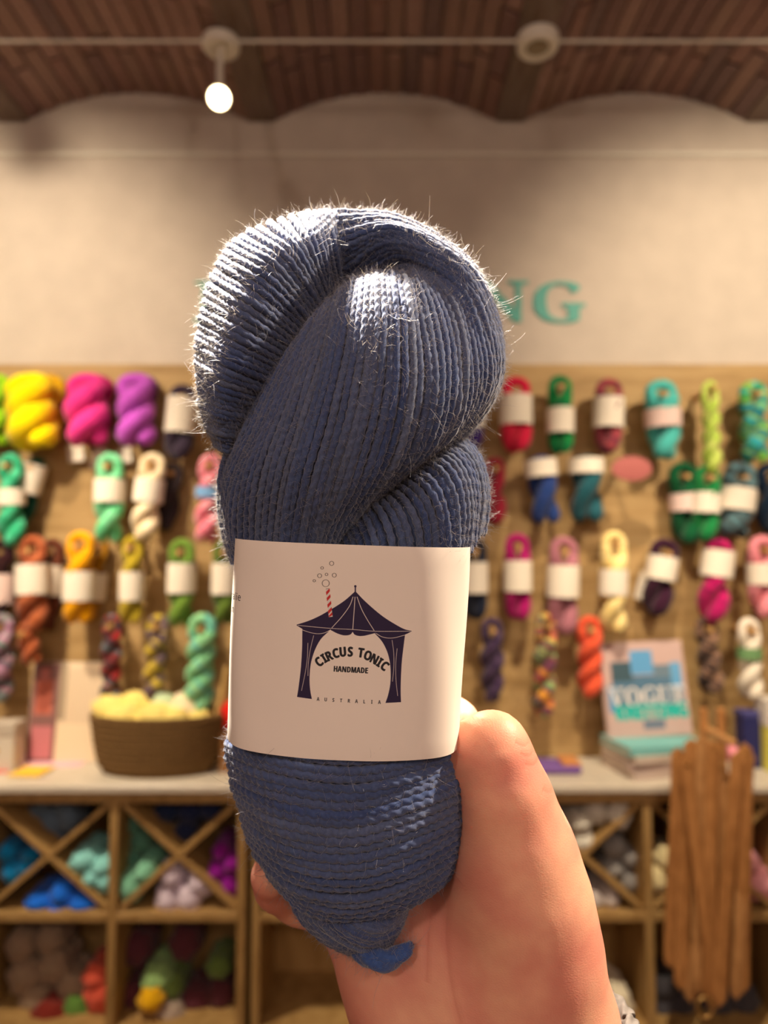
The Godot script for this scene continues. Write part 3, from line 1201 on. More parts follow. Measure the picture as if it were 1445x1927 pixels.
# ------------------------------------------------------------------ skeins on pegs
# a hank of yarn folded over a peg and twisted: origin where the peg holds it, hanging down
func hank(long: float, wide: float, turns: float, dyes: Array, seed_: int, pinch := -1.0) -> ArrayMesh:
	var r := RandomNumberGenerator.new()
	r.seed = seed_
	var noise := FastNoiseLite.new()
	noise.seed = seed_
	noise.frequency = 16.0
	var pts := PackedVector3Array()
	var radii := PackedFloat32Array()
	var steps := 54
	var hole := wide * 0.20
	var start := r.randf_range(-0.4, 0.4)
	for leg in 2:
		for k in steps + 1:
			var h := 1.0 - float(k) / steps if leg == 0 else float(k) / steps
			var s := 1.0 if leg == 0 else -1.0
			var open := smoothstep(0.30, 0.11, h)
			var a := start * (1.0 - open) + TAU * turns * maxf(0.0, h - 0.17)
			var off := wide * lerpf(0.235, 0.31, open) * (1.0 + 0.08 * noise.get_noise_1d(h * 8.0 * 0.01 + s))
			var y := -h * long + hole
			if h < 0.10:
				# over the peg
				var u := (0.10 - h) / 0.10
				y = -0.10 * long + hole + sin(u * PI / 2.0) * (0.10 * long)
				off *= cos(u * PI / 2.0)
			var fat := wide * lerpf(0.262, 0.165, open)
			if pinch > 0.0:
				fat *= 1.0 - 0.12 * exp(-pow((h - pinch) / 0.12, 2.0))
			fat *= 1.0 + 0.07 * sin(h * 9.0 + seed_)
			if h > 0.86:
				var q := (h - 0.86) / 0.14
				fat *= sqrt(maxf(0.02, 1.0 - q * q * 0.96))
				off *= 1.0 - 0.45 * q * q
			if leg == 1 and k == 0:
				continue
			pts.append(Vector3(cos(a) * off * s, y, sin(a) * off * s))
			radii.append(fat)
	var tints := PackedColorArray()
	for k in pts.size():
		var c: Color = dyes[0].srgb_to_linear()
		if dyes.size() > 1:
			var x := (noise.get_noise_2d(k * 0.22 * 0.06 + 5.0, 0.3) * 1.9 + 0.5) * (dyes.size() - 1)
			x = clampf(x, 0.0, dyes.size() - 1.001)
			c = dyes[int(x)].srgb_to_linear().lerp(dyes[int(x) + 1].srgb_to_linear(), smoothstep(0.25, 0.75, x - int(x)))
		tints.append(c * (1.0 + 0.12 * noise.get_noise_2d(k * 0.01, 7.0)))
	var b := Mb.new()
	tube(b, pts, radii, 22, 11, 0.055, 60.0, tints)
	return b.mesh()

func sleeve(half_w: float, half_d: float, tall: float) -> ArrayMesh:
	var b := Mb.new()
	var n := 32
	for shell in 2:
		for j in 2:
			for k in n:
				var a := TAU * k / n
				var g := 1.0 - 0.02 * shell
				b.v.append(Vector3(cos(a) * half_w * g, (0.5 - j) * tall, sin(a) * half_d * g))
	for k in n:
		var e := (k + 1) % n
		b.quad(k, n + k, n + e, e)
		b.quad(2 * n + k, 2 * n + e, 3 * n + e, 3 * n + k)
		b.quad(k, e, 2 * n + e, 2 * n + k)
		b.quad(n + k, 3 * n + k, 3 * n + e, n + e)
	return b.mesh()

# [x, top, bottom, width, metres off the board, turns, dyes, band top, band bottom, tilt, label]
func peg_wall() -> void:
	var top := at_z(720, 685, BOARD_Z).y
	var tall := top - COUNTER_Y
	var board := thing("peg_board", Vector3(0, COUNTER_Y, BOARD_Z), "tan wooden peg board covering the wall above the counter", "peg board")
	part("panel", box(Vector3(2 * SIDE - 0.04, tall, 0.02), 0.003), M.board, board, Vector3(0, tall / 2.0, -0.010))
	var list := [
		[-8, 699, 838, 66, 0.07, 1.2, [srgb(150, 206, 30)], 0, 0, 0, "lime green twisted skein beside the bright yellow one"],
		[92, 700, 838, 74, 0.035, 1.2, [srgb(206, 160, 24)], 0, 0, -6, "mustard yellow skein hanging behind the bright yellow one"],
		[56, 697, 842, 98, 0.10, 1.4, [srgb(250, 222, 10)], 0, 0, 8, "bright yellow fat twisted skein on a peg"],
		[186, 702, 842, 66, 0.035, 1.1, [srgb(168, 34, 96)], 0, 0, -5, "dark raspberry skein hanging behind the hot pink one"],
		[163, 697, 836, 84, 0.10, 1.2, [srgb(228, 56, 144)], 0, 0, 4, "hot pink fat twisted skein on the top row of pegs"],
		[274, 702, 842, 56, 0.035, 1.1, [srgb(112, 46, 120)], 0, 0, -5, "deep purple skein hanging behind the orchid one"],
		[255, 697, 836, 76, 0.10, 1.3, [srgb(186, 84, 196)], 0, 0, 3, "orchid purple twisted skein on the top row of pegs"],
		[345, 720, 866, 58, 0.08, 0.9, [srgb(58, 48, 64)], 750, 816, -4, "charcoal skein with a cream band beside the orchid skein"],
		[20, 850, 1030, 52, 0.10, 1.6, [srgb(52, 168, 122), srgb(80, 196, 150)], 922, 952, 3, "emerald twisted skein with a white band below the yellow skein"],
		[68, 856, 1020, 46, 0.05, 1.0, [srgb(20, 66, 50)], 874, 930, -14, "dark bottle-green skein with a slanted white band behind the emerald skein"],
		[208, 848, 1022, 58, 0.09, 1.3, [srgb(96, 190, 132), srgb(126, 208, 158)], 903, 946, 0, "pale mint skein with a white band below the hot pink skein"],
		[326, 868, 1000, 44, 0.035, 1.0, [srgb(52, 42, 44)], 0, 0, -6, "nearly black skein half hidden behind the cream one"],
		[288, 848, 1020, 56, 0.09, 1.7, [srgb(226, 206, 168), srgb(238, 222, 188)], 902, 946, -6, "cream twisted skein below the orchid skein"],
		[398, 850, 1022, 52, 0.08, 1.8, [srgb(226, 124, 144), srgb(240, 160, 172)], 918, 938, -3, "candy pink twisted skein with a small blue band"],
		[2, 1012, 1160, 58, 0.07, 0.9, [srgb(48, 22, 28)], 1080, 1136, 0, "blackish burgundy skein with a grey band beside the rust skein"],
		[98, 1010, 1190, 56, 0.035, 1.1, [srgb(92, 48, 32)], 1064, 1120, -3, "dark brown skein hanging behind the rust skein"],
		[62, 1003, 1192, 62, 0.09, 1.5, [srgb(150, 78, 46), srgb(166, 92, 58)], 1062, 1118, 2, "rust brown skein with a cream band"],
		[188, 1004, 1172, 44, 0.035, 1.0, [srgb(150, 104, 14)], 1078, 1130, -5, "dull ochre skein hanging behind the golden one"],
		[152, 995, 1174, 60, 0.10, 1.3, [srgb(226, 158, 10)], 1075, 1130, 0, "golden yellow skein with a cream band"],
		[250, 1005, 1174, 46, 0.09, 1.3, [srgb(170, 150, 40)], 1076, 1130, 0, "olive yellow slim skein with a cream band"],
		[343, 1010, 1180, 54, 0.08, 1.2, [srgb(104, 138, 54)], 1060, 1116, 0, "moss green skein with a cream band below the cream skein"],
		[424, 1012, 1176, 50, 0.08, 1.2, [srgb(88, 112, 44)], 1060, 1118, 0, "dark olive green skein with a cream band below the candy pink skein"],
		[2, 1150, 1322, 56, 0.09, 1.5, [srgb(176, 132, 156), srgb(92, 70, 92), srgb(116, 140, 132), srgb(150, 100, 120)], 0, 0, 0, "lilac, plum and grey speckled skein on the lowest row of pegs"],
		[50, 1168, 1250, 40, 0.10, 1.2, [srgb(158, 84, 50)], 0, 0, 12, "short rust coloured skein end beside the lilac speckled skein"],
		[212, 1152, 1330, 42, 0.08, 2.2, [srgb(58, 50, 58), srgb(160, 44, 44), srgb(62, 56, 62), srgb(96, 120, 128)], 0, 0, 0, "dark red and charcoal speckled skein on the lowest row"],
		[298, 1152, 1340, 46, 0.08, 2.2, [srgb(128, 108, 108), srgb(96, 78, 92), srgb(192, 168, 62)], 0, 0, -3, "grey and mustard speckled skein above the basket"],
		[382, 1150, 1338, 60, 0.10, 2.1, [srgb(120, 190, 140), srgb(150, 210, 150), srgb(110, 190, 170)], 0, 0, -2, "mint green long twisted skein above the basket"],
		[884, 716, 850, 52, 0.08, 1.0, [srgb(54, 36, 104)], 772, 806, 0, "violet skein with a white band beside the red one"],
		[970, 705, 852, 62, 0.08, 0.9, [srgb(206, 38, 70)], 746, 801, 0, "scarlet red skein with a cream band on the top row"],
		[1053, 703, 855, 52, 0.08, 0.8, [srgb(16, 112, 64), srgb(30, 130, 66)], 770, 816, 0, "bottle green skein with a cream band on the top row"],
		[1145, 708, 855, 58, 0.08, 1.0, [srgb(116, 50, 66), srgb(150, 66, 74)], 750, 806, -2, "burgundy skein with a cream band on the top row"],
		[1243, 710, 864, 68, 0.09, 1.1, [srgb(76, 178, 172)], 772, 806, 2, "turquoise skein with a pinkish grey band on the top row"],
		[1335, 714, 892, 36, 0.11, 2.4, [srgb(176, 204, 84), srgb(198, 214, 110)], 0, 0, 0, "lime and yellow slim plaited skein on the top row"],
		[1416, 714, 872, 58, 0.09, 1.4, [srgb(56, 172, 190), srgb(60, 150, 82), srgb(150, 196, 70), srgb(40, 120, 130)], 0, 0, 0, "turquoise and green speckled skein on the top row"],
		[930, 858, 990, 46, 0.07, 1.0, [srgb(134, 30, 48)], 0, 0, 0, "wine red skein below the scarlet one"],
		[1017, 853, 986, 62, 0.08, 0.7, [srgb(38, 60, 116)], 866, 898, 5, "navy blue skein with a tag near its peg"],
		[1103, 851, 982, 66, 0.08, 0.7, [srgb(34, 82, 92)], 864, 892, 0, "dark teal skein with a tag near its peg"],
		[1330, 872, 1020, 54, 0.10, 1.0, [srgb(28, 118, 62)], 928, 966, -4, "leaf green skein with a white band below the slim lime skein"],
		[1284, 866, 1026, 60, 0.06, 1.0, [srgb(20, 84, 50)], 930, 962, 3, "dark forest green skein with a beige band beside the leaf green one"],
		[1392, 866, 1012, 66, 0.09, 1.2, [srgb(64, 76, 78), srgb(92, 128, 138), srgb(50, 58, 60)], 920, 962, -8, "slate grey and teal skein with a white band"],
		[1446, 868, 1006, 50, 0.07, 1.0, [srgb(24, 44, 66)], 0, 0, 0, "ink blue skein beside the slate grey one"],
		[893, 1010, 1166, 50, 0.08, 0.9, [srgb(30, 36, 52)], 1058, 1116, 0, "blue-black skein with a cream band beside the magenta skein"],
		[973, 1000, 1168, 54, 0.08, 0.9, [srgb(160, 22, 98)], 1055, 1113, 0, "magenta skein with a cream band"],
		[1060, 1005, 1196, 62, 0.08, 0.9, [srgb(164, 106, 118)], 1064, 1124, -2, "dusty mauve skein with a cream band"],
		[1155, 995, 1192, 54, 0.10, 1.5, [srgb(226, 200, 130), srgb(238, 216, 150)], 1072, 1120, -2, "straw yellow twisted skein with a cream band"],
		[1250, 1010, 1162, 58, 0.07, 1.0, [srgb(54, 26, 44)], 1048, 1092, -10, "dark plum skein with a slanted white band"],
		[1352, 1010, 1174, 60, 0.09, 1.1, [srgb(196, 30, 104), srgb(150, 22, 84)], 1036, 1086, -8, "cerise skein with a slanted white band"],
		[1434, 1004, 1164, 60, 0.09, 1.1, [srgb(226, 140, 152)], 1060, 1100, 0, "pale rose pink skein beside the cerise skein"],
		[925, 1158, 1322, 48, 0.08, 1.8, [srgb(62, 46, 74), srgb(84, 66, 92)], 0, 0, 0, "aubergine purple twisted skein on the lowest row"],
		[1028, 1150, 1350, 46, 0.08, 2.2, [srgb(100, 62, 86), srgb(200, 100, 80), srgb(226, 160, 60), srgb(150, 190, 120), srgb(116, 60, 70)], 0, 0, -3, "plum, orange and green speckled skein on the lowest row"],
		[1108, 1155, 1312, 52, 0.09, 1.8, [srgb(220, 88, 58)], 0, 0, 0, "coral orange twisted skein on the lowest row"],
		[1328, 1156, 1306, 46, 0.07, 1.6, [srgb(70, 54, 50), srgb(150, 116, 94), srgb(60, 48, 46)], 0, 0, 3, "brown and taupe speckled skein beside the cream one"],
		[1408, 1160, 1316, 46, 0.09, 1.6, [srgb(230, 220, 202)], 1218, 1240, 0, "off-white twisted skein with a small green band"]]
	var k := 0
	for q in list:
		var z: float = BOARD_Z + q[4]
		var hi := at_z(q[0], q[1], z)
		var lo := at_z(q[0], q[2], z)
		var wide := at_z(q[0] + q[3], q[1], z).x - hi.x
		var long := hi.y - lo.y
		var at := hi - Vector3(0, wide * 0.40, 0)
		var t := thing("yarn_skein", at, q[10], "yarn skein", "skeins on the peg board")
		t.rotation.z = deg_to_rad(q[9])
		var pinch := -1.0
		if q[7] > 0:
			pinch = ((q[7] + q[8]) / 2.0 - q[1]) / (q[2] - q[1])
		part("yarn", hank(long - wide * 0.25, wide * 0.93, q[5], q[6], 100 + k, pinch), M.yarn, t)
		if q[7] > 0:
			var tall_band: float = long * (q[8] - q[7]) / (q[2] - q[1])
			var mat: Material = M.paper
			if k in [13]:
				mat = plain(srgb(120, 166, 214), 0.8)
			elif k in [31, 38, 14]:
				mat = M.paper_pink
			elif q[10].contains("green band"):
				mat = plain(srgb(110, 150, 100), 0.8)
			part("band", sleeve(wide * 0.49, wide * 0.47, tall_band), mat, t, Vector3(0, wide * 0.40 - pinch * long, 0))
		# the peg it hangs on belongs to the board
		var reach: float = q[4] + 0.035
		var peg := part("peg", cylinder(0.0075, 0.0075, reach, 14), M.peg, board)
		peg.position = at + Vector3(0, -wide * 0.16 - 0.0075 + wide * 0.10, 0) - board.position
		peg.position.z = reach / 2.0
		peg.rotation.x = PI / 2
		k += 1
	# white price tags under two skeins and the round shelf sign
	for q in [[142, 852, 30, 34, 10, "white swing tag under the hot pink skein"], [186, 862, 26, 40, -14, "cream swing tag under the dark raspberry skein"], [236, 856, 22, 30, 6, "white swing tag under the orchid skein"], [1216, 1104, 34, 52, -16, "cream swing tag beside the dark plum skein"]]:
		var p := at_z(q[0], q[1], BOARD_Z + 0.03)
		var o := solo("swing_tag", box(Vector3(q[2] * 0.00155, q[3] * 0.00155, 0.0012)), M.paper, p, q[5], "tag")
		o.rotation.z = deg_to_rad(q[4])
	var oval := lathe([[0.0005, 0.0], [0.036, 0.0], [0.036, 0.004], [0.0005, 0.004]], 40)
	var disc := solo("round_sign", oval, plain(srgb(160, 90, 86), 0.7), at_z(1188, 882, BOARD_Z + 0.16), "dusty pink oval sign on a peg between teal and green skeins", "sign")
	disc.basis = Basis(Vector3.RIGHT, PI / 2) * Basis.from_scale(Vector3(1.5, 1.0, 0.94))
	var rod := part("peg", cylinder(0.005, 0.005, 0.16, 12), M.peg, board)
	rod.position = disc.position - board.position
	rod.position.z = 0.08
	rod.rotation.x = PI / 2

# ------------------------------------------------------------------ the cubby cabinet
func cabinet() -> void:
	var z_back := WALL_Z
	var deep := FRONT_Z - z_back
	var top := solo("countertop", box(Vector3(2 * SIDE - 0.04, 0.022, deep + 0.02), 0.004), M.counter, Vector3(0, COUNTER_Y - 0.011, z_back + deep / 2.0 + 0.01), "pale cream countertop along the top of the cubby cabinet", "countertop")
	# cell edges along x, read at the front
	var lines := []
	for px in [-30, 213, 455, 483, 734, 978, 1220, 1463]:
		lines.append(at_z(px, 1600, FRONT_Z).x)
	var rail := COUNTER_Y - 0.022
	var shelf_y := at_z(720, 1728, FRONT_Z).y
	var low_y := shelf_y - (rail - 0.035 - shelf_y)
	var units := [[lines[0] - 0.012, lines[2], [lines[1]], "tan wooden cubby cabinet with crossed dividers holding blue, mint and lilac yarn"], [lines[3], lines[7] + 0.012, [lines[4], lines[5], lines[6]], "tan wooden cubby cabinet with crossed dividers holding grey, cream and pink yarn"]]
	for u in units:
		var x0: float = u[0] - 0.011
		var x1: float = u[1] + 0.011
		var t := thing("cubby_cabinet", Vector3((x0 + x1) / 2.0, 0, z_back + deep / 2.0), u[3], "cabinet")
		var w := x1 - x0
		part("back_panel", box(Vector3(w, rail, 0.008)), M.wood, t, Vector3(0, rail / 2.0, -deep / 2.0 + 0.004))
		part("top_rail", box(Vector3(w, 0.030, deep), 0.003), M.wood, t, Vector3(0, rail - 0.015, 0))
		part("shelf", box(Vector3(w, 0.022, deep - 0.004), 0.002), M.wood, t, Vector3(0, shelf_y, 0.0))
		part("shelf", box(Vector3(w, 0.022, deep - 0.004), 0.002), M.wood, t, Vector3(0, low_y, 0.0))
		part("plinth", box(Vector3(w, 0.08, deep - 0.03)), M.wood, t, Vector3(0, 0.04, -0.015))
		var walls: Array = [u[0], u[1]] + u[2]
		for x in walls:
			part("upright", box(Vector3(0.022, rail - 0.03, deep), 0.002), M.wood, t, Vector3(x - t.position.x, (rail - 0.03) / 2.0, 0))
		walls.sort()
		# crossed boards in the upper cells
		for k in walls.size() - 1:
			var a: float = walls[k] + 0.011
			var b: float = walls[k + 1] - 0.011
			var y0 := shelf_y + 0.011
			var y1 := rail - 0.030
			var long := Vector2(b - a, y1 - y0).length() - 0.014
			for s in [-1, 1]:
				var o := part("crossed_divider", box(Vector3(long, 0.013, deep - 0.03 - (0.001 if s > 0 else 0.0)), 0.0015), M.wood, t, Vector3((a + b) / 2.0 - t.position.x, (y0 + y1) / 2.0, 0.004))
				o.rotation.z = s * atan2(y1 - y0, b - a)
	cubby_yarn()

# the rounded end of a skein pushed into a cubby, its length along z
func bun(wide: float, tall: float, long: float, dye: Color, seed_: int) -> ArrayMesh:
	var noise := FastNoiseLite.new()
	noise.seed = seed_
	noise.frequency = 3.0
	var pts := PackedVector3Array()
	var radii := PackedFloat32Array()
	var tints := PackedColorArray()
	for k in 19:
		var u := float(k) / 18.0
		pts.append(Vector3(0, 0, -u * long))
		var q := 1.0
		if u < 0.22:
			q = sqrt(maxf(0.01, 1.0 - pow(1.0 - u / 0.22, 2.0)))
		elif u > 0.85:
			q = sqrt(maxf(0.01, 1.0 - pow((u - 0.85) / 0.15, 2.0)))
		radii.append(0.5 * q * (1.0 + 0.06 * sin(u * 20.0 + seed_)))
		tints.append(dye.srgb_to_linear() * (1.0 + 0.15 * noise.get_noise_1d(u)))
	var b := Mb.new()
	tube(b, pts, radii, 24, 6, 0.10, 4.0 / maxf(long, 0.01), tints)
	for k in b.v.size():
		b.v[k].x *= wide
		b.v[k].y *= tall
	return b.mesh()

func cubby_yarn() -> void:
	# [group, label, dye, [[x, y, width, height, tilt] ...], metres back from the front]
	var heaps := [
		["slate skeins in the upper wedge", "slate blue-grey skein end in the upper wedge of the cubby beside the blue ones", srgb(96, 116, 136), [[52, 1548, 36, 44, 0], [88, 1556, 36, 46, 10], [122, 1546, 36, 44, 0], [98, 1588, 30, 32, 0], [72, 1524, 34, 26, 0], [112, 1522, 34, 26, 0]], 0.07],
		["teal blue skeins in the side wedge", "teal blue skein end in the side wedge left of the slate ones".replace("left of", "beside"), srgb(18, 118, 176), [[14, 1650, 34, 40, 20], [40, 1640, 34, 30, 30], [52, 1614, 36, 26, 10], [6, 1612, 34, 34, 0]], 0.04],
		["royal blue skeins in the lower wedge", "bright royal blue skein end in the lower wedge under the crossed boards", srgb(30, 108, 224), [[64, 1708, 50, 30, 0], [106, 1694, 38, 40, 0], [146, 1710, 50, 30, 0], [100, 1722, 40, 26, 0]], 0.0],
		["aqua skeins in the side wedge", "pale aqua skein end in the side wedge beside the upright", srgb(140, 212, 208), [[148, 1628, 48, 38, 15], [186, 1640, 46, 36, 20], [168, 1660, 44, 36, 15], [192, 1668, 36, 40, 0]], 0.0],
		["dusty aqua skein", "dusty aqua skein end tucked low behind the pale aqua ones", srgb(92, 150, 152), [[190, 1698, 36, 44, 0]], 0.03],
		["navy skeins in the upper wedge", "navy blue skein end in the upper wedge above the lilac ones", srgb(34, 44, 76), [[310, 1532, 44, 40, 0], [352, 1534, 44, 42, 0], [392, 1530, 42, 38, 0], [344, 1572, 40, 36, 0]], 0.05],
		["sage skeins in the side wedge", "sage green skein end in the side wedge beside the upright", srgb(84, 132, 114), [[246, 1556, 36, 40, 0], [258, 1590, 38, 40, 10], [288, 1616, 36, 34, 0], [244, 1624, 34, 40, 0]], 0.06],
		["mint skeins low in the side wedge", "light mint skein end low in the wedge under the sage ones", srgb(128, 194, 162), [[238, 1680, 38, 50, 10], [264, 1652, 36, 34, 0]], 0.0],
		["lilac skeins in the lower wedge", "pale lilac skein end in the lower wedge under the crossed boards", srgb(216, 202, 218), [[318, 1658, 40, 48, 20], [370, 1672, 38, 50, 25], [310, 1704, 42, 52, 20], [350, 1702, 42, 52, 20]], 0.0],
		["purple skeins in the side wedge", "vivid purple skein end in the side wedge beside the lilac ones", srgb(140, 26, 146), [[404, 1648, 34, 38, 10], [432, 1634, 34, 36, 0], [428, 1676, 38, 46, 15], [410, 1612, 30, 30, 0]], 0.02],
		["beige skeins in the lower cubby", "beige skein end in the dim lower cubby", srgb(150, 128, 106), [[36, 1848, 50, 56, 0], [92, 1830, 48, 52, 0], [128, 1870, 44, 48, 0], [58, 1894, 52, 50, 0], [28, 1792, 46, 50, 0], [84, 1780, 44, 46, 0]], 0.06],
		["coral skeins in the lower cubby", "coral red skein end in the dim lower cubby", srgb(214, 92, 70), [[180, 1886, 50, 52, 0], [172, 1852, 40, 42, 0]], 0.03],
		["rust skein in the lower cubby", "dark rust skein end low in the dim cubby beside the coral ones", srgb(122, 44, 36), [[82, 1922, 52, 36, 0]], 0.02],
		["grass green skein in the lower cubby", "grass green skein end between rust and coral ones", srgb(96, 136, 62), [[136, 1910, 46, 46, 0]], 0.04],
		["pale green skein in the lower cubby", "pale green skein end beside the small yellow one", srgb(150, 190, 120), [[286, 1858, 46, 44, 15]], 0.03],
		["olive green skeins in the lower cubby", "olive green skein end in the dim lower cubby", srgb(104, 128, 66), [[318, 1868, 34, 40, 0], [406, 1832, 40, 34, 0]], 0.05],
		["yellow skein in the lower cubby", "small golden yellow skein end in the dim lower cubby", srgb(232, 178, 24), [[276, 1896, 40, 36, 10]], 0.0],
		["plum skeins in the lower cubby", "dark plum skein end in the dim lower cubby", srgb(92, 48, 56), [[240, 1886, 44, 46, 0], [362, 1896, 50, 44, 0], [250, 1800, 46, 50, 0], [340, 1790, 48, 52, 0], [410, 1886, 44, 44, 0]], 0.06],
		["taupe skein in the lower cubby", "taupe skein end under the golden yellow one", srgb(168, 150, 134), [[314, 1922, 44, 32, 0]], 0.02],
		["light grey skeins in the upper cubby", "light grey skein end between the crossed boards", srgb(206, 202, 188), [[1128, 1536, 40, 42, 0], [1170, 1540, 46, 54, 0], [1098, 1556, 40, 40, 15], [1104, 1592, 46, 36, 10]], 0.0],
		["mid grey skeins in the upper cubby", "mid grey skein end in the cubby with crossed boards", srgb(140, 138, 136), [[1160, 1644, 36, 34, 0], [1162, 1600, 40, 40, 0], [1190, 1668, 30, 34, 0], [1192, 1622, 30, 34, 0]], 0.04],
		["pearl grey skeins in the lower wedge", "pearl grey skein end in the lower wedge on the shelf", srgb(196, 186, 180), [[1122, 1702, 34, 42, 0], [1154, 1700, 34, 42, 10], [1088, 1706, 34, 36, 0]], 0.01],
		["charcoal skeins in the upper cubby", "charcoal skein end in the cubby with crossed boards", srgb(62, 60, 62), [[1040, 1600, 40, 40, 0], [1050, 1700, 40, 42, 0], [1020, 1650, 40, 40, 0], [1132, 1570, 34, 30, 0]], 0.05],
		["cream skeins beside the straps", "cream skein end leaning in the cubby beside the tan straps", srgb(226, 210, 160), [[1246, 1668, 40, 50, 20], [1262, 1628, 34, 44, 0]], 0.0],
		["pink skeins beside the straps", "pale pink skein end in the cubby beside the tan straps", srgb(236, 166, 176), [[1420, 1634, 36, 40, 15], [1440, 1674, 46, 52, 10]], 0.0],
		["ivory skein in the lower cubby", "ivory skein end in the lower cubby beside the wrist", srgb(222, 212, 184), [[1172, 1906, 44, 52, 0]], 0.0],
		["graphite skeins in the lower cubby", "graphite skein end in the dim lower cubby under the tan straps", srgb(74, 72, 78), [[1252, 1868, 46, 46, 0], [1290, 1900, 48, 48, 0], [1360, 1904, 50, 44, 0], [1410, 1896, 46, 46, 0], [1250, 1908, 40, 40, 0]], 0.04],
		["brown skeins behind the straps", "dark brown skein end in the cubby behind the tan straps", srgb(70, 56, 50), [[1300, 1560, 40, 40, 0], [1340, 1548, 40, 40, 0], [1390, 1560, 40, 40, 0], [1345, 1700, 44, 44, 0], [1390, 1704, 44, 40, 0]], 0.04]]
	var k := 0
	for h in heaps:
		for q in h[3]:
			var z: float = FRONT_Z - 0.012 - h[4]
			var at := at_z(q[0], q[1], z)
			var scale_ := at.distance_to(EYE) * 0.00073
			var o := solo("yarn_skein", bun(q[2] * scale_, q[3] * scale_, 0.17 - h[4] * 0.6, h[2], 300 + k), M.yarn, at, h[1], "yarn skein", h[0])
			o.rotation.z = deg_to_rad(q[4])
			k += 1

# ------------------------------------------------------------------ on the counter
# a flat printed face: a quad of the given size with the picture on it
func face(w: float, h: float) -> QuadMesh:
	var q := QuadMesh.new()
	q.size = Vector2(w, h)
	return q

func printed(im: Image, rough := 0.4) -> StandardMaterial3D:
	var m := StandardMaterial3D.new()
	m.albedo_texture = ImageTexture.create_from_image(im)
	m.texture_repeat = false
	m.roughness = rough
	return m

func standing_book() -> void:
	var z := -1.985
	var foot := at_z(1226, 1386, z)
	var head := at_z(1226, 1208, z)
	var w := at_z(1308, 1300, z).x - at_z(1143, 1300, z).x
	var h := head.y - foot.y
	var t := thing("display_book", foot, "upright book with blue cover, white and teal lettering on a stack of books", "book")
	t.rotation = Vector3(deg_to_rad(-9), deg_to_rad(6), deg_to_rad(1.5))
	part("pages", box(Vector3(w - 0.004, h - 0.006, 0.012)), M.paper, t, Vector3(0, h / 2.0, -0.009))
	part("cover", box(Vector3(w, h, 0.002)), plain(srgb(196, 170, 162), 0.4), t, Vector3(0, h / 2.0, -0.002))
	part("cover", box(Vector3(w, h, 0.002)), plain(srgb(196, 170, 162), 0.4), t, Vector3(0, h / 2.0, -0.016))
	var n := Vector2i(330, 360)
	var im := Image.create(n.x, n.y, false, Image.FORMAT_RGB8)
	im.fill(srgb(200, 172, 166))
	im.fill_rect(Rect2i(34, 130, 280, 122), srgb(84, 122, 150))
	im.fill_rect(Rect2i(14, 166, 32, 100), srgb(86, 150, 196))
	im.fill_rect(Rect2i(34, 75, 84, 75), srgb(66, 92, 104))
	im.fill_rect(Rect2i(114, 34, 90, 92), srgb(96, 162, 212))
	im.fill_rect(Rect2i(204, 92, 72, 50), srgb(110, 132, 148))
	im.fill_rect(Rect2i(272, 85, 42, 104), srgb(104, 168, 214))
	im.fill_rect(Rect2i(140, 300, 86, 34), srgb(112, 126, 146))
	art_start(n.x, n.y)
	var flat := func(x: float, y: float) -> Vector2: return Vector2(x, y)
	art_text("VOGUE", Vector2(172, 210), 72.0, 0.84, 0.0, flat, "Droid Serif", true)
	art_print(im, srgb(238, 228, 220))
	for fat in [Vector2(-4, -2), Vector2(0, 2), Vector2(4, -2), Vector2(2, 3)]:
		art_text("KNITTING", Vector2(178, 268) + fat, 50.0, 0.86, 0.0, flat, "Droid Sans", true)
	art_print(im, srgb(16, 184, 176))
	part("cover_print", face(w * 0.995, h * 0.995), printed(im), t, Vector3(0, h / 2.0, -0.0005))
	# a stack of books under it
	var y := COUNTER_Y
	var tones := [srgb(196, 178, 168), srgb(176, 154, 146), srgb(206, 190, 176), srgb(124, 190, 188)]
	var names := ["beige hardback at the bottom of the stack under the display book", "grey-brown hardback second from the bottom of the stack under the display book", "cream hardback third from the bottom of the stack under the display book", "aqua-covered book on top of the stack under the display book"]
	var rise := (foot.y - COUNTER_Y - 0.001) / 4.0
	for k in 4:
		var b := thing("book", Vector3(foot.x - 0.004 * (k % 2) + 0.004, y, -1.965), names[k], "book", "stack of books on the counter")
		b.rotation.y = deg_to_rad([14, 10, 16, 12][k])
		part("pages", box(Vector3(0.232, rise - 0.006, 0.15)), M.paper, b, Vector3(0, rise / 2.0, 0))
		part("cover", box(Vector3(0.24, 0.003, 0.156)), plain(tones[k], 0.5), b, Vector3(0, 0.0015, 0))
		part("cover", box(Vector3(0.24, 0.003, 0.156)), plain(tones[k], 0.5), b, Vector3(0, rise - 0.0015, 0))
		part("spine", box(Vector3(0.24, rise, 0.003)), plain(tones[k], 0.5), b, Vector3(0, rise / 2.0, 0.0785))
		y += rise

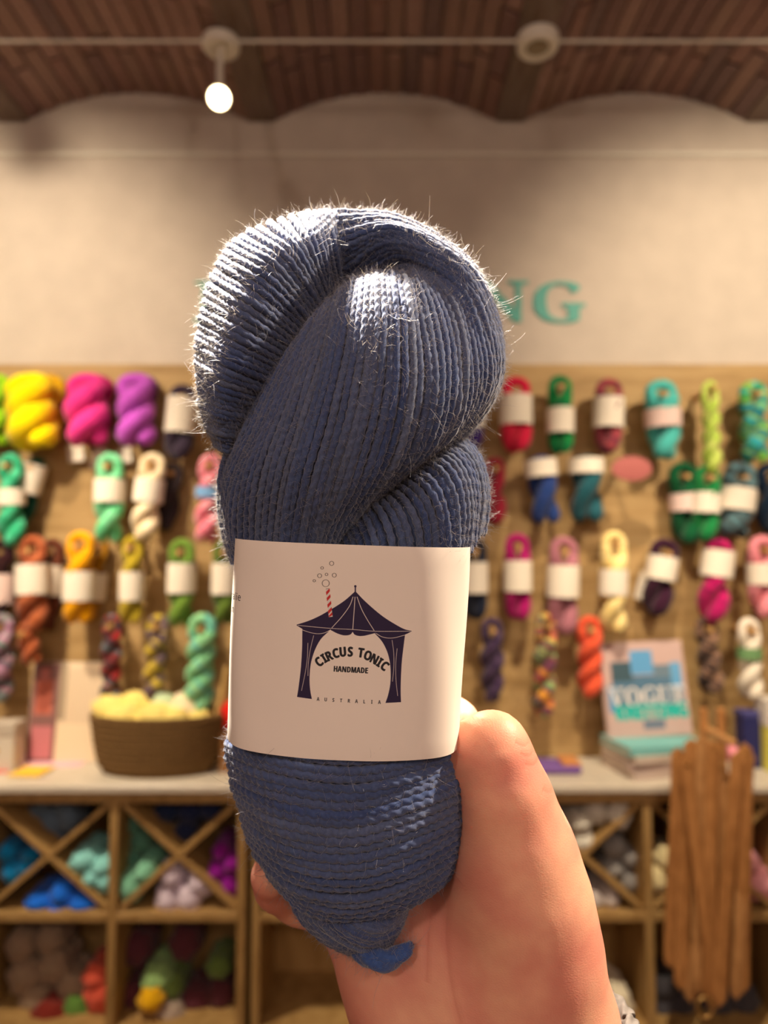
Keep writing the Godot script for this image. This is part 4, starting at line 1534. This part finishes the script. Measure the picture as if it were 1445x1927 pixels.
func basket() -> void:
	var z := -1.955
	var centre := at_z(298, 1446, z)
	centre.y = COUNTER_Y
	var r := (at_z(424, 1350, z).x - at_z(170, 1350, z).x) / 2.0
	var tall := at_z(298, 1366, z + r * 0.9).y - COUNTER_Y
	var t := thing("basket", centre, "round brown coiled basket full of pale yellow yarn", "basket")
	t.scale = Vector3(1.0, 1.0, 0.55)
	var coils := 9
	for k in coils:
		var u := float(k) / (coils - 1)
		var b := Mb.new()
		var rr := r * (0.80 + 0.20 * sqrt(u)) - 0.006
		var pts := PackedVector3Array()
		for e in 65:
			var a := TAU * e / 64.0
			pts.append(Vector3(cos(a) * rr, 0.0, sin(a) * rr))
		var th := tall / coils * 0.56
		tube(b, pts, filled(65, th), 10, 5, 0.08, 300.0, PackedColorArray())
		part("coil", b.mesh(), M.basket, t, Vector3(0, tall * (k + 0.5) / coils, 0))
	part("bottom", cylinder(r * 0.80, r * 0.80, 0.012, 48), M.basket, t, Vector3(0, 0.007, 0))
	# rope handle
	var hp := PackedVector3Array()
	for q in [[0.86, 0.9, 0.3], [0.93, 1.35, 0.1], [0.98, 1.75, -0.05], [0.96, 1.3, -0.2], [0.9, 0.95, -0.3]]:
		hp.append(Vector3(q[0] * r, q[1] * tall, q[2] * r))
	hp = arrange(hp, 0.004)
	var hb := Mb.new()
	tube(hb, hp, filled(hp.size(), 0.006), 10, 3, 0.15, 500.0, PackedColorArray())
	part("handle", hb.mesh(), M.straw, t)
	var heap := [[194, 1336, 58, 46, -10, 0], [228, 1352, 64, 44, 14, 0], [250, 1328, 56, 48, 10, 0], [282, 1350, 62, 44, -12, 0], [318, 1354, 58, 40, 0, 0], [264, 1366, 60, 34, 8, 0], [344, 1338, 50, 60, 6, 1], [302, 1328, 42, 42, 0, 2], [374, 1356, 46, 34, 10, 0]]
	var k := 0
	for q in heap:
		var at := at_z(q[0], q[1], z + [0.03, 0.06, 0.01, 0.06, 0.06, 0.06, 0.02, 0.0, 0.03][k])
		var label: String = ["pale lemon yellow skein heaped in the brown basket", "ivory skein standing on end in the brown basket", "pale green and white skein at the back of the basket"][q[5]]
		var dye: Color = [srgb(246, 224, 132), srgb(240, 226, 188), srgb(196, 218, 178)][q[5]]
		var o := solo("yarn_skein", bun(q[2] * 0.00150, q[3] * 0.00150, 0.075, dye, 500 + k), M.yarn, at, label, "yarn skein", "skeins in the basket")
		o.rotation = Vector3(deg_to_rad(-10), deg_to_rad(q[4] * 1.2), deg_to_rad(q[4]))
		k += 1
	var red := solo("yarn_ball", bun(0.055, 0.072, 0.06, srgb(232, 40, 30), 540), M.yarn, at_z(430, 1352, -1.93), "bright red yarn ball on the counter beside the basket", "yarn ball")
	red.position.y = COUNTER_Y + 0.036
	red.position = at_z(430, 1350, -1.93)
	var plinth := solo("card_box", box(Vector3(0.07, red.position.y - 0.037 - COUNTER_Y, 0.07), 0.002), M.wood_dark, Vector3(red.position.x + 0.012, (red.position.y - 0.037 + COUNTER_Y) / 2.0, red.position.z - 0.03), "brown box under the red yarn ball", "box")

func counter_things() -> void:
	var z := -2.02
	# a pattern booklet leaning on the board
	var foot := at_z(118, 1420, z)
	foot.y = COUNTER_Y + 0.002
	var w := at_z(192, 1350, z).x - at_z(52, 1350, z).x
	var h := at_z(118, 1248, z).y - foot.y
	var t := thing("pattern_booklet", foot, "cream pattern booklet with a pink figure on it, leaning against the board", "booklet")
	t.rotation = Vector3(deg_to_rad(-7), 0, 0)
	part("pages", box(Vector3(w, h, 0.006)), M.paper, t, Vector3(0, h / 2.0, -0.004))
	var im := Image.create(280, 340, false, Image.FORMAT_RGB8)
	im.fill(srgb(232, 210, 178))
	im.fill_rect(Rect2i(0, 0, 104, 340), srgb(132, 92, 88))
	im.fill_rect(Rect2i(16, 60, 66, 120), srgb(206, 112, 92))
	im.fill_rect(Rect2i(26, 20, 40, 44), srgb(196, 118, 112))
	im.fill_rect(Rect2i(10, 220, 80, 110), srgb(196, 118, 124))
	for x in range(104, 280, 9):
		im.fill_rect(Rect2i(x, 20, 4, 190), srgb(202, 180, 154))
	im.fill_rect(Rect2i(104, 0, 30, 200), srgb(164, 146, 122))
	part("cover_print", face(w * 0.99, h * 0.99), printed(im, 0.7), t, Vector3(0, h / 2.0, -0.0005))
	# leaflets lying on the counter
	var sheets := [[88, 1432, 150, 0.10, srgb(238, 190, 208), 4, "pink and white leaflet lying on the counter before the booklet"], [60, 1448, 58, 0.085, srgb(252, 206, 70), -3, "yellow card lying on the pink leaflet"], [-2, 1448, 40, 0.05, srgb(228, 110, 100), 8, "coral card lying at the front of the counter"], [60, 1416, 40, 0.04, srgb(150, 176, 132), 0, "small green card lying behind the pink leaflet"], [150, 1424, 56, 0.05, srgb(240, 160, 184), -12, "rose pink card lying beside the basket"]]
	var k := 0
	for q in sheets:
		var r := ray(q[0], q[1])
		var y: float = COUNTER_Y + 0.003 + 0.0026 * (2 if k == 1 else 1 if k == 4 else 0)
		var p := EYE + r * ((y - EYE.y) / r.y)
		var o := solo("leaflet", box(Vector3(q[2] * 0.00145, 0.0024, q[3])), plain(q[4], 0.5), p, q[6], "leaflet", "papers on the counter")
		o.rotation.y = deg_to_rad(q[5])
		o.position.y = COUNTER_Y + 0.0014 + (0.0026 if k in [1, 4] else 0.0)
		k += 1
	# a small pale box with a gold button
	var jar := thing("gift_box", Vector3(at_z(6, 1400, -1.97).x, COUNTER_Y, -1.97), "small pale grey box with a round gold clasp", "box")
	var jh := at_z(6, 1356, -1.97).y - COUNTER_Y
	part("body", box(Vector3(0.09, jh * 0.72, 0.06), 0.003), plain(srgb(206, 196, 180), 0.6), jar, Vector3(0, jh * 0.36, 0))
	part("lid", box(Vector3(0.094, jh * 0.28, 0.064), 0.003), plain(srgb(188, 176, 160), 0.6), jar, Vector3(0, jh * 0.86, 0))
	var gold := plain(srgb(230, 186, 90), 0.25)
	gold.metallic = 0.9
	var clasp := part("clasp", lathe([[0.0005, 0.0], [0.008, 0.0], [0.009, 0.002], [0.006, 0.004], [0.0005, 0.004]].map(func(e): return [e[0], -0.004 + e[1]]), 24), gold, jar, Vector3(-0.004, jh * 0.42, 0.034))
	clasp.rotation.x = PI / 2
	# purple pouch with an orange flap
	var pouch := thing("yarn_pouch", Vector3(at_z(1046, 1430, -1.95).x, COUNTER_Y, -1.95), "small violet pouch with an orange flap lying on the counter", "pouch")
	part("body", box(Vector3(0.12, 0.022, 0.09), 0.008), plain(srgb(124, 92, 160), 0.8), pouch, Vector3(0, 0.011, 0))
	part("flap", box(Vector3(0.05, 0.008, 0.08), 0.003), plain(srgb(206, 140, 84), 0.8), pouch, Vector3(0.035, 0.026, 0.0))
	# navy box, white box and pink ball by the straps
	var nb := thing("navy_box", Vector3(at_z(1412, 1400, -1.99).x, COUNTER_Y, -1.99), "tall navy blue box standing beside the straps", "box")
	var nh := at_z(1412, 1336, -1.99).y - COUNTER_Y
	part("body", box(Vector3(0.060, nh * 0.9, 0.05), 0.002), plain(srgb(44, 46, 96), 0.5), nb, Vector3(0, nh * 0.45, 0))
	part("lid", box(Vector3(0.064, nh * 0.1, 0.054), 0.002), plain(srgb(72, 72, 128), 0.5), nb, Vector3(0, nh * 0.95, 0))
	var wb := thing("white_box", Vector3(at_z(1458, 1400, -1.96).x, COUNTER_Y, -1.96), "white and yellow carton beside the navy box", "box")
	var wh := at_z(1458, 1312, -1.96).y - COUNTER_Y
	part("body", box(Vector3(0.07, wh * 0.62, 0.06), 0.002), plain(srgb(214, 206, 96), 0.5), wb, Vector3(0, wh * 0.31, 0))
	part("lid", box(Vector3(0.074, wh * 0.38, 0.064), 0.002), plain(srgb(216, 208, 198), 0.5), wb, Vector3(0, wh * 0.81, 0))
	var pink := at_z(1376, 1418, -1.93)
	pink.y = COUNTER_Y + 0.052
	var stand := thing("pompom_stand", Vector3(pink.x, COUNTER_Y, -1.93), "pink pompom on a short white stand behind the straps", "pompom")
	part("foot", lathe([[0.022, 0.0], [0.022, 0.006], [0.006, 0.012], [0.006, 0.03]], 24), M.white_metal, stand)
	var pom := Mb.new()
	var rr := RandomNumberGenerator.new()
	rr.seed = 8
	for j in 15:
		for e in 24:
			var a := PI * j / 14.0
			var q := TAU * e / 24.0
			var rad := 0.022 * (1.0 + rr.randf_range(-0.08, 0.08))
			pom.v.append(Vector3(sin(a) * cos(q), -cos(a), sin(a) * sin(q)) * rad)
	for j in 14:
		for e in 24:
			pom.quad(j * 24 + e, j * 24 + (e + 1) % 24, (j + 1) * 24 + (e + 1) % 24, (j + 1) * 24 + e)
	part("pompom", pom.mesh(), plain(srgb(236, 150, 164), 0.95), stand, Vector3(0, 0.05, 0))

# tan straps on a hook that stands out from the counter edge
func straps() -> void:
	var z := -1.765
	var list := [[1276, 1406, 1262, 1822, 27, 0], [1300, 1388, 1280, 1862, 28, 0], [1322, 1380, 1312, 1868, 27, 1], [1343, 1392, 1330, 1878, 26, 0], [1318, 1404, 1376, 1862, 27, 1], [1356, 1424, 1300, 1888, 26, 1], [1402, 1398, 1398, 1868, 28, 0], [1388, 1412, 1352, 1892, 27, 0], [1372, 1468, 1340, 1900, 25, 1], [1409, 1412, 1384, 1880, 24, 1], [1290, 1420, 1344, 1884, 25, 0]]
	var k := 0
	for q in list:
		var zz: float = z + 0.0085 * (k % 4) + 0.002 * k
		var a := at_z(q[0], q[1], zz)
		var b := at_z(q[2], q[3], zz)
		var long := a.distance_to(b)
		var w: float = q[4] * 0.00128
		var o := thing("leather_strap", a, "tan leather strap hanging in the bundle on the counter hook", "strap", "bundle of tan straps")
		o.rotation.z = atan2(b.x - a.x, a.y - b.y)
		# rounded ends, softly domed across
		var m := Mb.new()
		var n := 40
		for j in n + 1:
			var u := float(j) / n
			var y := -u * long
			var edge := minf(u, 1.0 - u) * long
			var half := w / 2.0
			if edge < w / 2.0:
				half = sqrt(maxf(0.0, pow(w / 2.0, 2.0) - pow(w / 2.0 - edge, 2.0))) + 0.0004
			var bow := 0.004 * sin(u * PI * 2.0 + k)
			for e in 10:
				var c := TAU * e / 10.0
				m.v.append(Vector3(cos(c) * half, y, sin(c) * 0.0032 + bow))
		for j in n:
			for e in 10:
				m.quad(j * 10 + e, (j + 1) * 10 + e, (j + 1) * 10 + (e + 1) % 10, j * 10 + (e + 1) % 10)
		part("strap", m.mesh(), M.leather_light if q[5] else M.leather, o)
		var rivet := part("rivet", cylinder(0.004, 0.004, 0.009, 14), M.brass, o, Vector3(0, -0.02, 0.0))
		rivet.rotation.x = PI / 2
		k += 1
	var ring := thing("brass_ring", at_z(1326, 1896, -1.70), "round brass ring hanging at the foot of the strap bundle", "ring")
	var pts := PackedVector3Array()
	for e in 41:
		pts.append(Vector3(cos(TAU * e / 40.0) * 0.018, sin(TAU * e / 40.0) * 0.022, 0))
	var rb := Mb.new()
	tube(rb, pts, filled(41, 0.0032), 10, 0, 0.0, 0.0, PackedColorArray())
	part("hoop", rb.mesh(), M.brass, ring)
	# the wooden rack they hang on
	var foot := at_z(1342, 1440, -1.87)
	foot.y = COUNTER_Y
	var rack := thing("strap_rack", foot, "small wooden rack on the counter that the tan straps hang from", "rack")
	part("base", box(Vector3(0.10, 0.012, 0.07), 0.003), M.wood_dark, rack, Vector3(0, 0.006, 0))
	var up := at_z(1342, 1332, -1.87).y - COUNTER_Y
	for s in [-1, 1]:
		part("post", box(Vector3(0.020, up, 0.016), 0.003), M.leather, rack, Vector3(s * 0.023, up / 2.0, 0))
	var bar := part("arm", box(Vector3(0.022, 0.014, 0.15), 0.003), M.leather_light, rack, Vector3(-0.012, at_z(1330, 1386, -1.80).y - COUNTER_Y, 0.06))

# ------------------------------------------------------------------ everything
func _ready() -> void:
	# camera
	var cam := Camera3D.new()
	cam.name = "camera"
	add_child(cam)
	cam.position = EYE
	cam.rotation = Vector3(deg_to_rad(TILT), 0, 0)
	cam.near = 0.01
	cam.far = 60.0
	var lens := CameraAttributesPhysical.new()
	lens.frustum_focal_length = 24.0 / 2.0 / (963.5 / FOCAL)
	lens.frustum_focus_distance = 0.186
	lens.exposure_aperture = lens.frustum_focal_length / 2.6
	lens.frustum_near = 0.01
	lens.frustum_far = 60.0
	cam.attributes = lens
	cam.current = true
	cam_frame = Transform3D(Basis.from_euler(Vector3(deg_to_rad(TILT), 0, 0)), EYE)
	# the air of a closed room
	var env := Environment.new()
	env.background_mode = Environment.BG_COLOR
	env.background_color = Color(0.0, 0.0, 0.0)
	env.tonemap_mode = Environment.TONE_MAPPER_LINEAR
	env.tonemap_exposure = 1.0
	env.sdfgi_enabled = true
	env.ssao_enabled = true
	env.ssil_enabled = true
	var we := WorldEnvironment.new()
	we.name = "surroundings"
	we.environment = env
	add_child(we)
	make_materials()
	M.basket = grained(srgb(132, 102, 62), 0.85, Vector3(12, 12, 12), noise_tex(0.03, 3, [Color(0.7, 0.68, 0.64), Color(1, 1, 1)], 50, 256))
	M.straw = grained(srgb(214, 178, 112), 0.8, Vector3(12, 12, 12), noise_tex(0.03, 3, [Color(0.8, 0.78, 0.74), Color(1, 1, 1)], 51, 256))
	M.brass = plain(srgb(214, 172, 104), 0.3)
	M.brass.metallic = 0.8
	# lamps: spots on the beams and round lamps over the shop behind
	var warm := srgb(255, 233, 202)
	var soft := srgb(255, 227, 212)
	var held := near(655, 900, HELD)
	spot_lamp(Vector3(-0.42, BEAM_Y, -1.75), Vector3(-0.381, 2.56, -1.574), EYE + Vector3(-0.1, 0.1, 0), 4.0, warm, 32.0, "white ceiling spotlight with its lens glowing, on the beam over the hot pink skeins")
	spot_lamp(Vector3(-0.40, BEAM_Y, -0.70), Vector3(-0.38, 2.66, -0.63), near(645, 570, HELD), 42.0, srgb(255, 242, 222), 4.4, "white ceiling spotlight aimed at the held skein from over the counter")
	spot_lamp(Vector3(1.15, BEAM_Y, -0.75), Vector3(1.12, 2.64, -0.82), Vector3(1.15, 2.0, WALL_Z), 2.7, warm, 42.0, "white ceiling spotlight aimed at the turquoise skeins on the board")
	spot_lamp(Vector3(-1.14, BEAM_Y, -0.75), Vector3(-1.12, 2.64, -0.82), Vector3(-1.15, 2.0, WALL_Z), 2.7, warm, 42.0, "white ceiling spotlight aimed at the yellow skeins on the board")
	spot_lamp(Vector3(1.15, BEAM_Y, -0.42), Vector3(1.13, 2.66, -0.44), near(990, 1560, HELD), 7.5, warm, 12.0, "white ceiling spotlight aimed at the hand from over the turquoise skeins")
	spot_lamp(Vector3(0.387, BEAM_Y, -1.0), Vector3(0.40, 2.66, -1.05), Vector3(0.72, 0.95, -1.85), 3.4, warm, 26.0, "white ceiling spotlight aimed down at the book and straps")
	spot_lamp(Vector3(-1.14, BEAM_Y, -1.15), Vector3(-1.10, 2.66, -1.2), Vector3(-0.62, 0.95, -1.88), 3.4, warm, 26.0, "white ceiling spotlight aimed down at the basket")
	globe_lamp(Vector3(-0.9, BEAM_Y, 1.1), 0.60, soft, "white glass globe lamp hanging over the shop floor")
	globe_lamp(Vector3(0.9, BEAM_Y, 1.1), 0.60, soft, "white glass globe lamp hanging over the shop floor")
	globe_lamp(Vector3(0.0, BEAM_Y, 2.4), 0.60, soft, "white glass globe lamp hanging over the shop floor")
	# the place
	room()
	var disc := thing("ceiling_disc", Vector3(0.395, BEAM_Y, -1.745), "round cream ceiling fitting under the beam over the scarlet skein", "ceiling fitting")
	part("housing", lathe([[0.0005, -0.026], [0.030, -0.026], [0.034, -0.030], [0.045, -0.032], [0.052, -0.026], [0.054, -0.014], [0.054, 0.0]], 40), M.white_metal, disc)
	part("grille", lathe([[0.0005, -0.0275], [0.029, -0.0272], [0.029, -0.024]], 32), plain(srgb(150, 136, 112), 0.6), disc)
	peg_wall()
	cabinet()
	sign_letters()
	# what the photograph is about
	held_skein()
	person()
	# on the counter
	standing_book()
	basket()
	counter_things()
	straps()
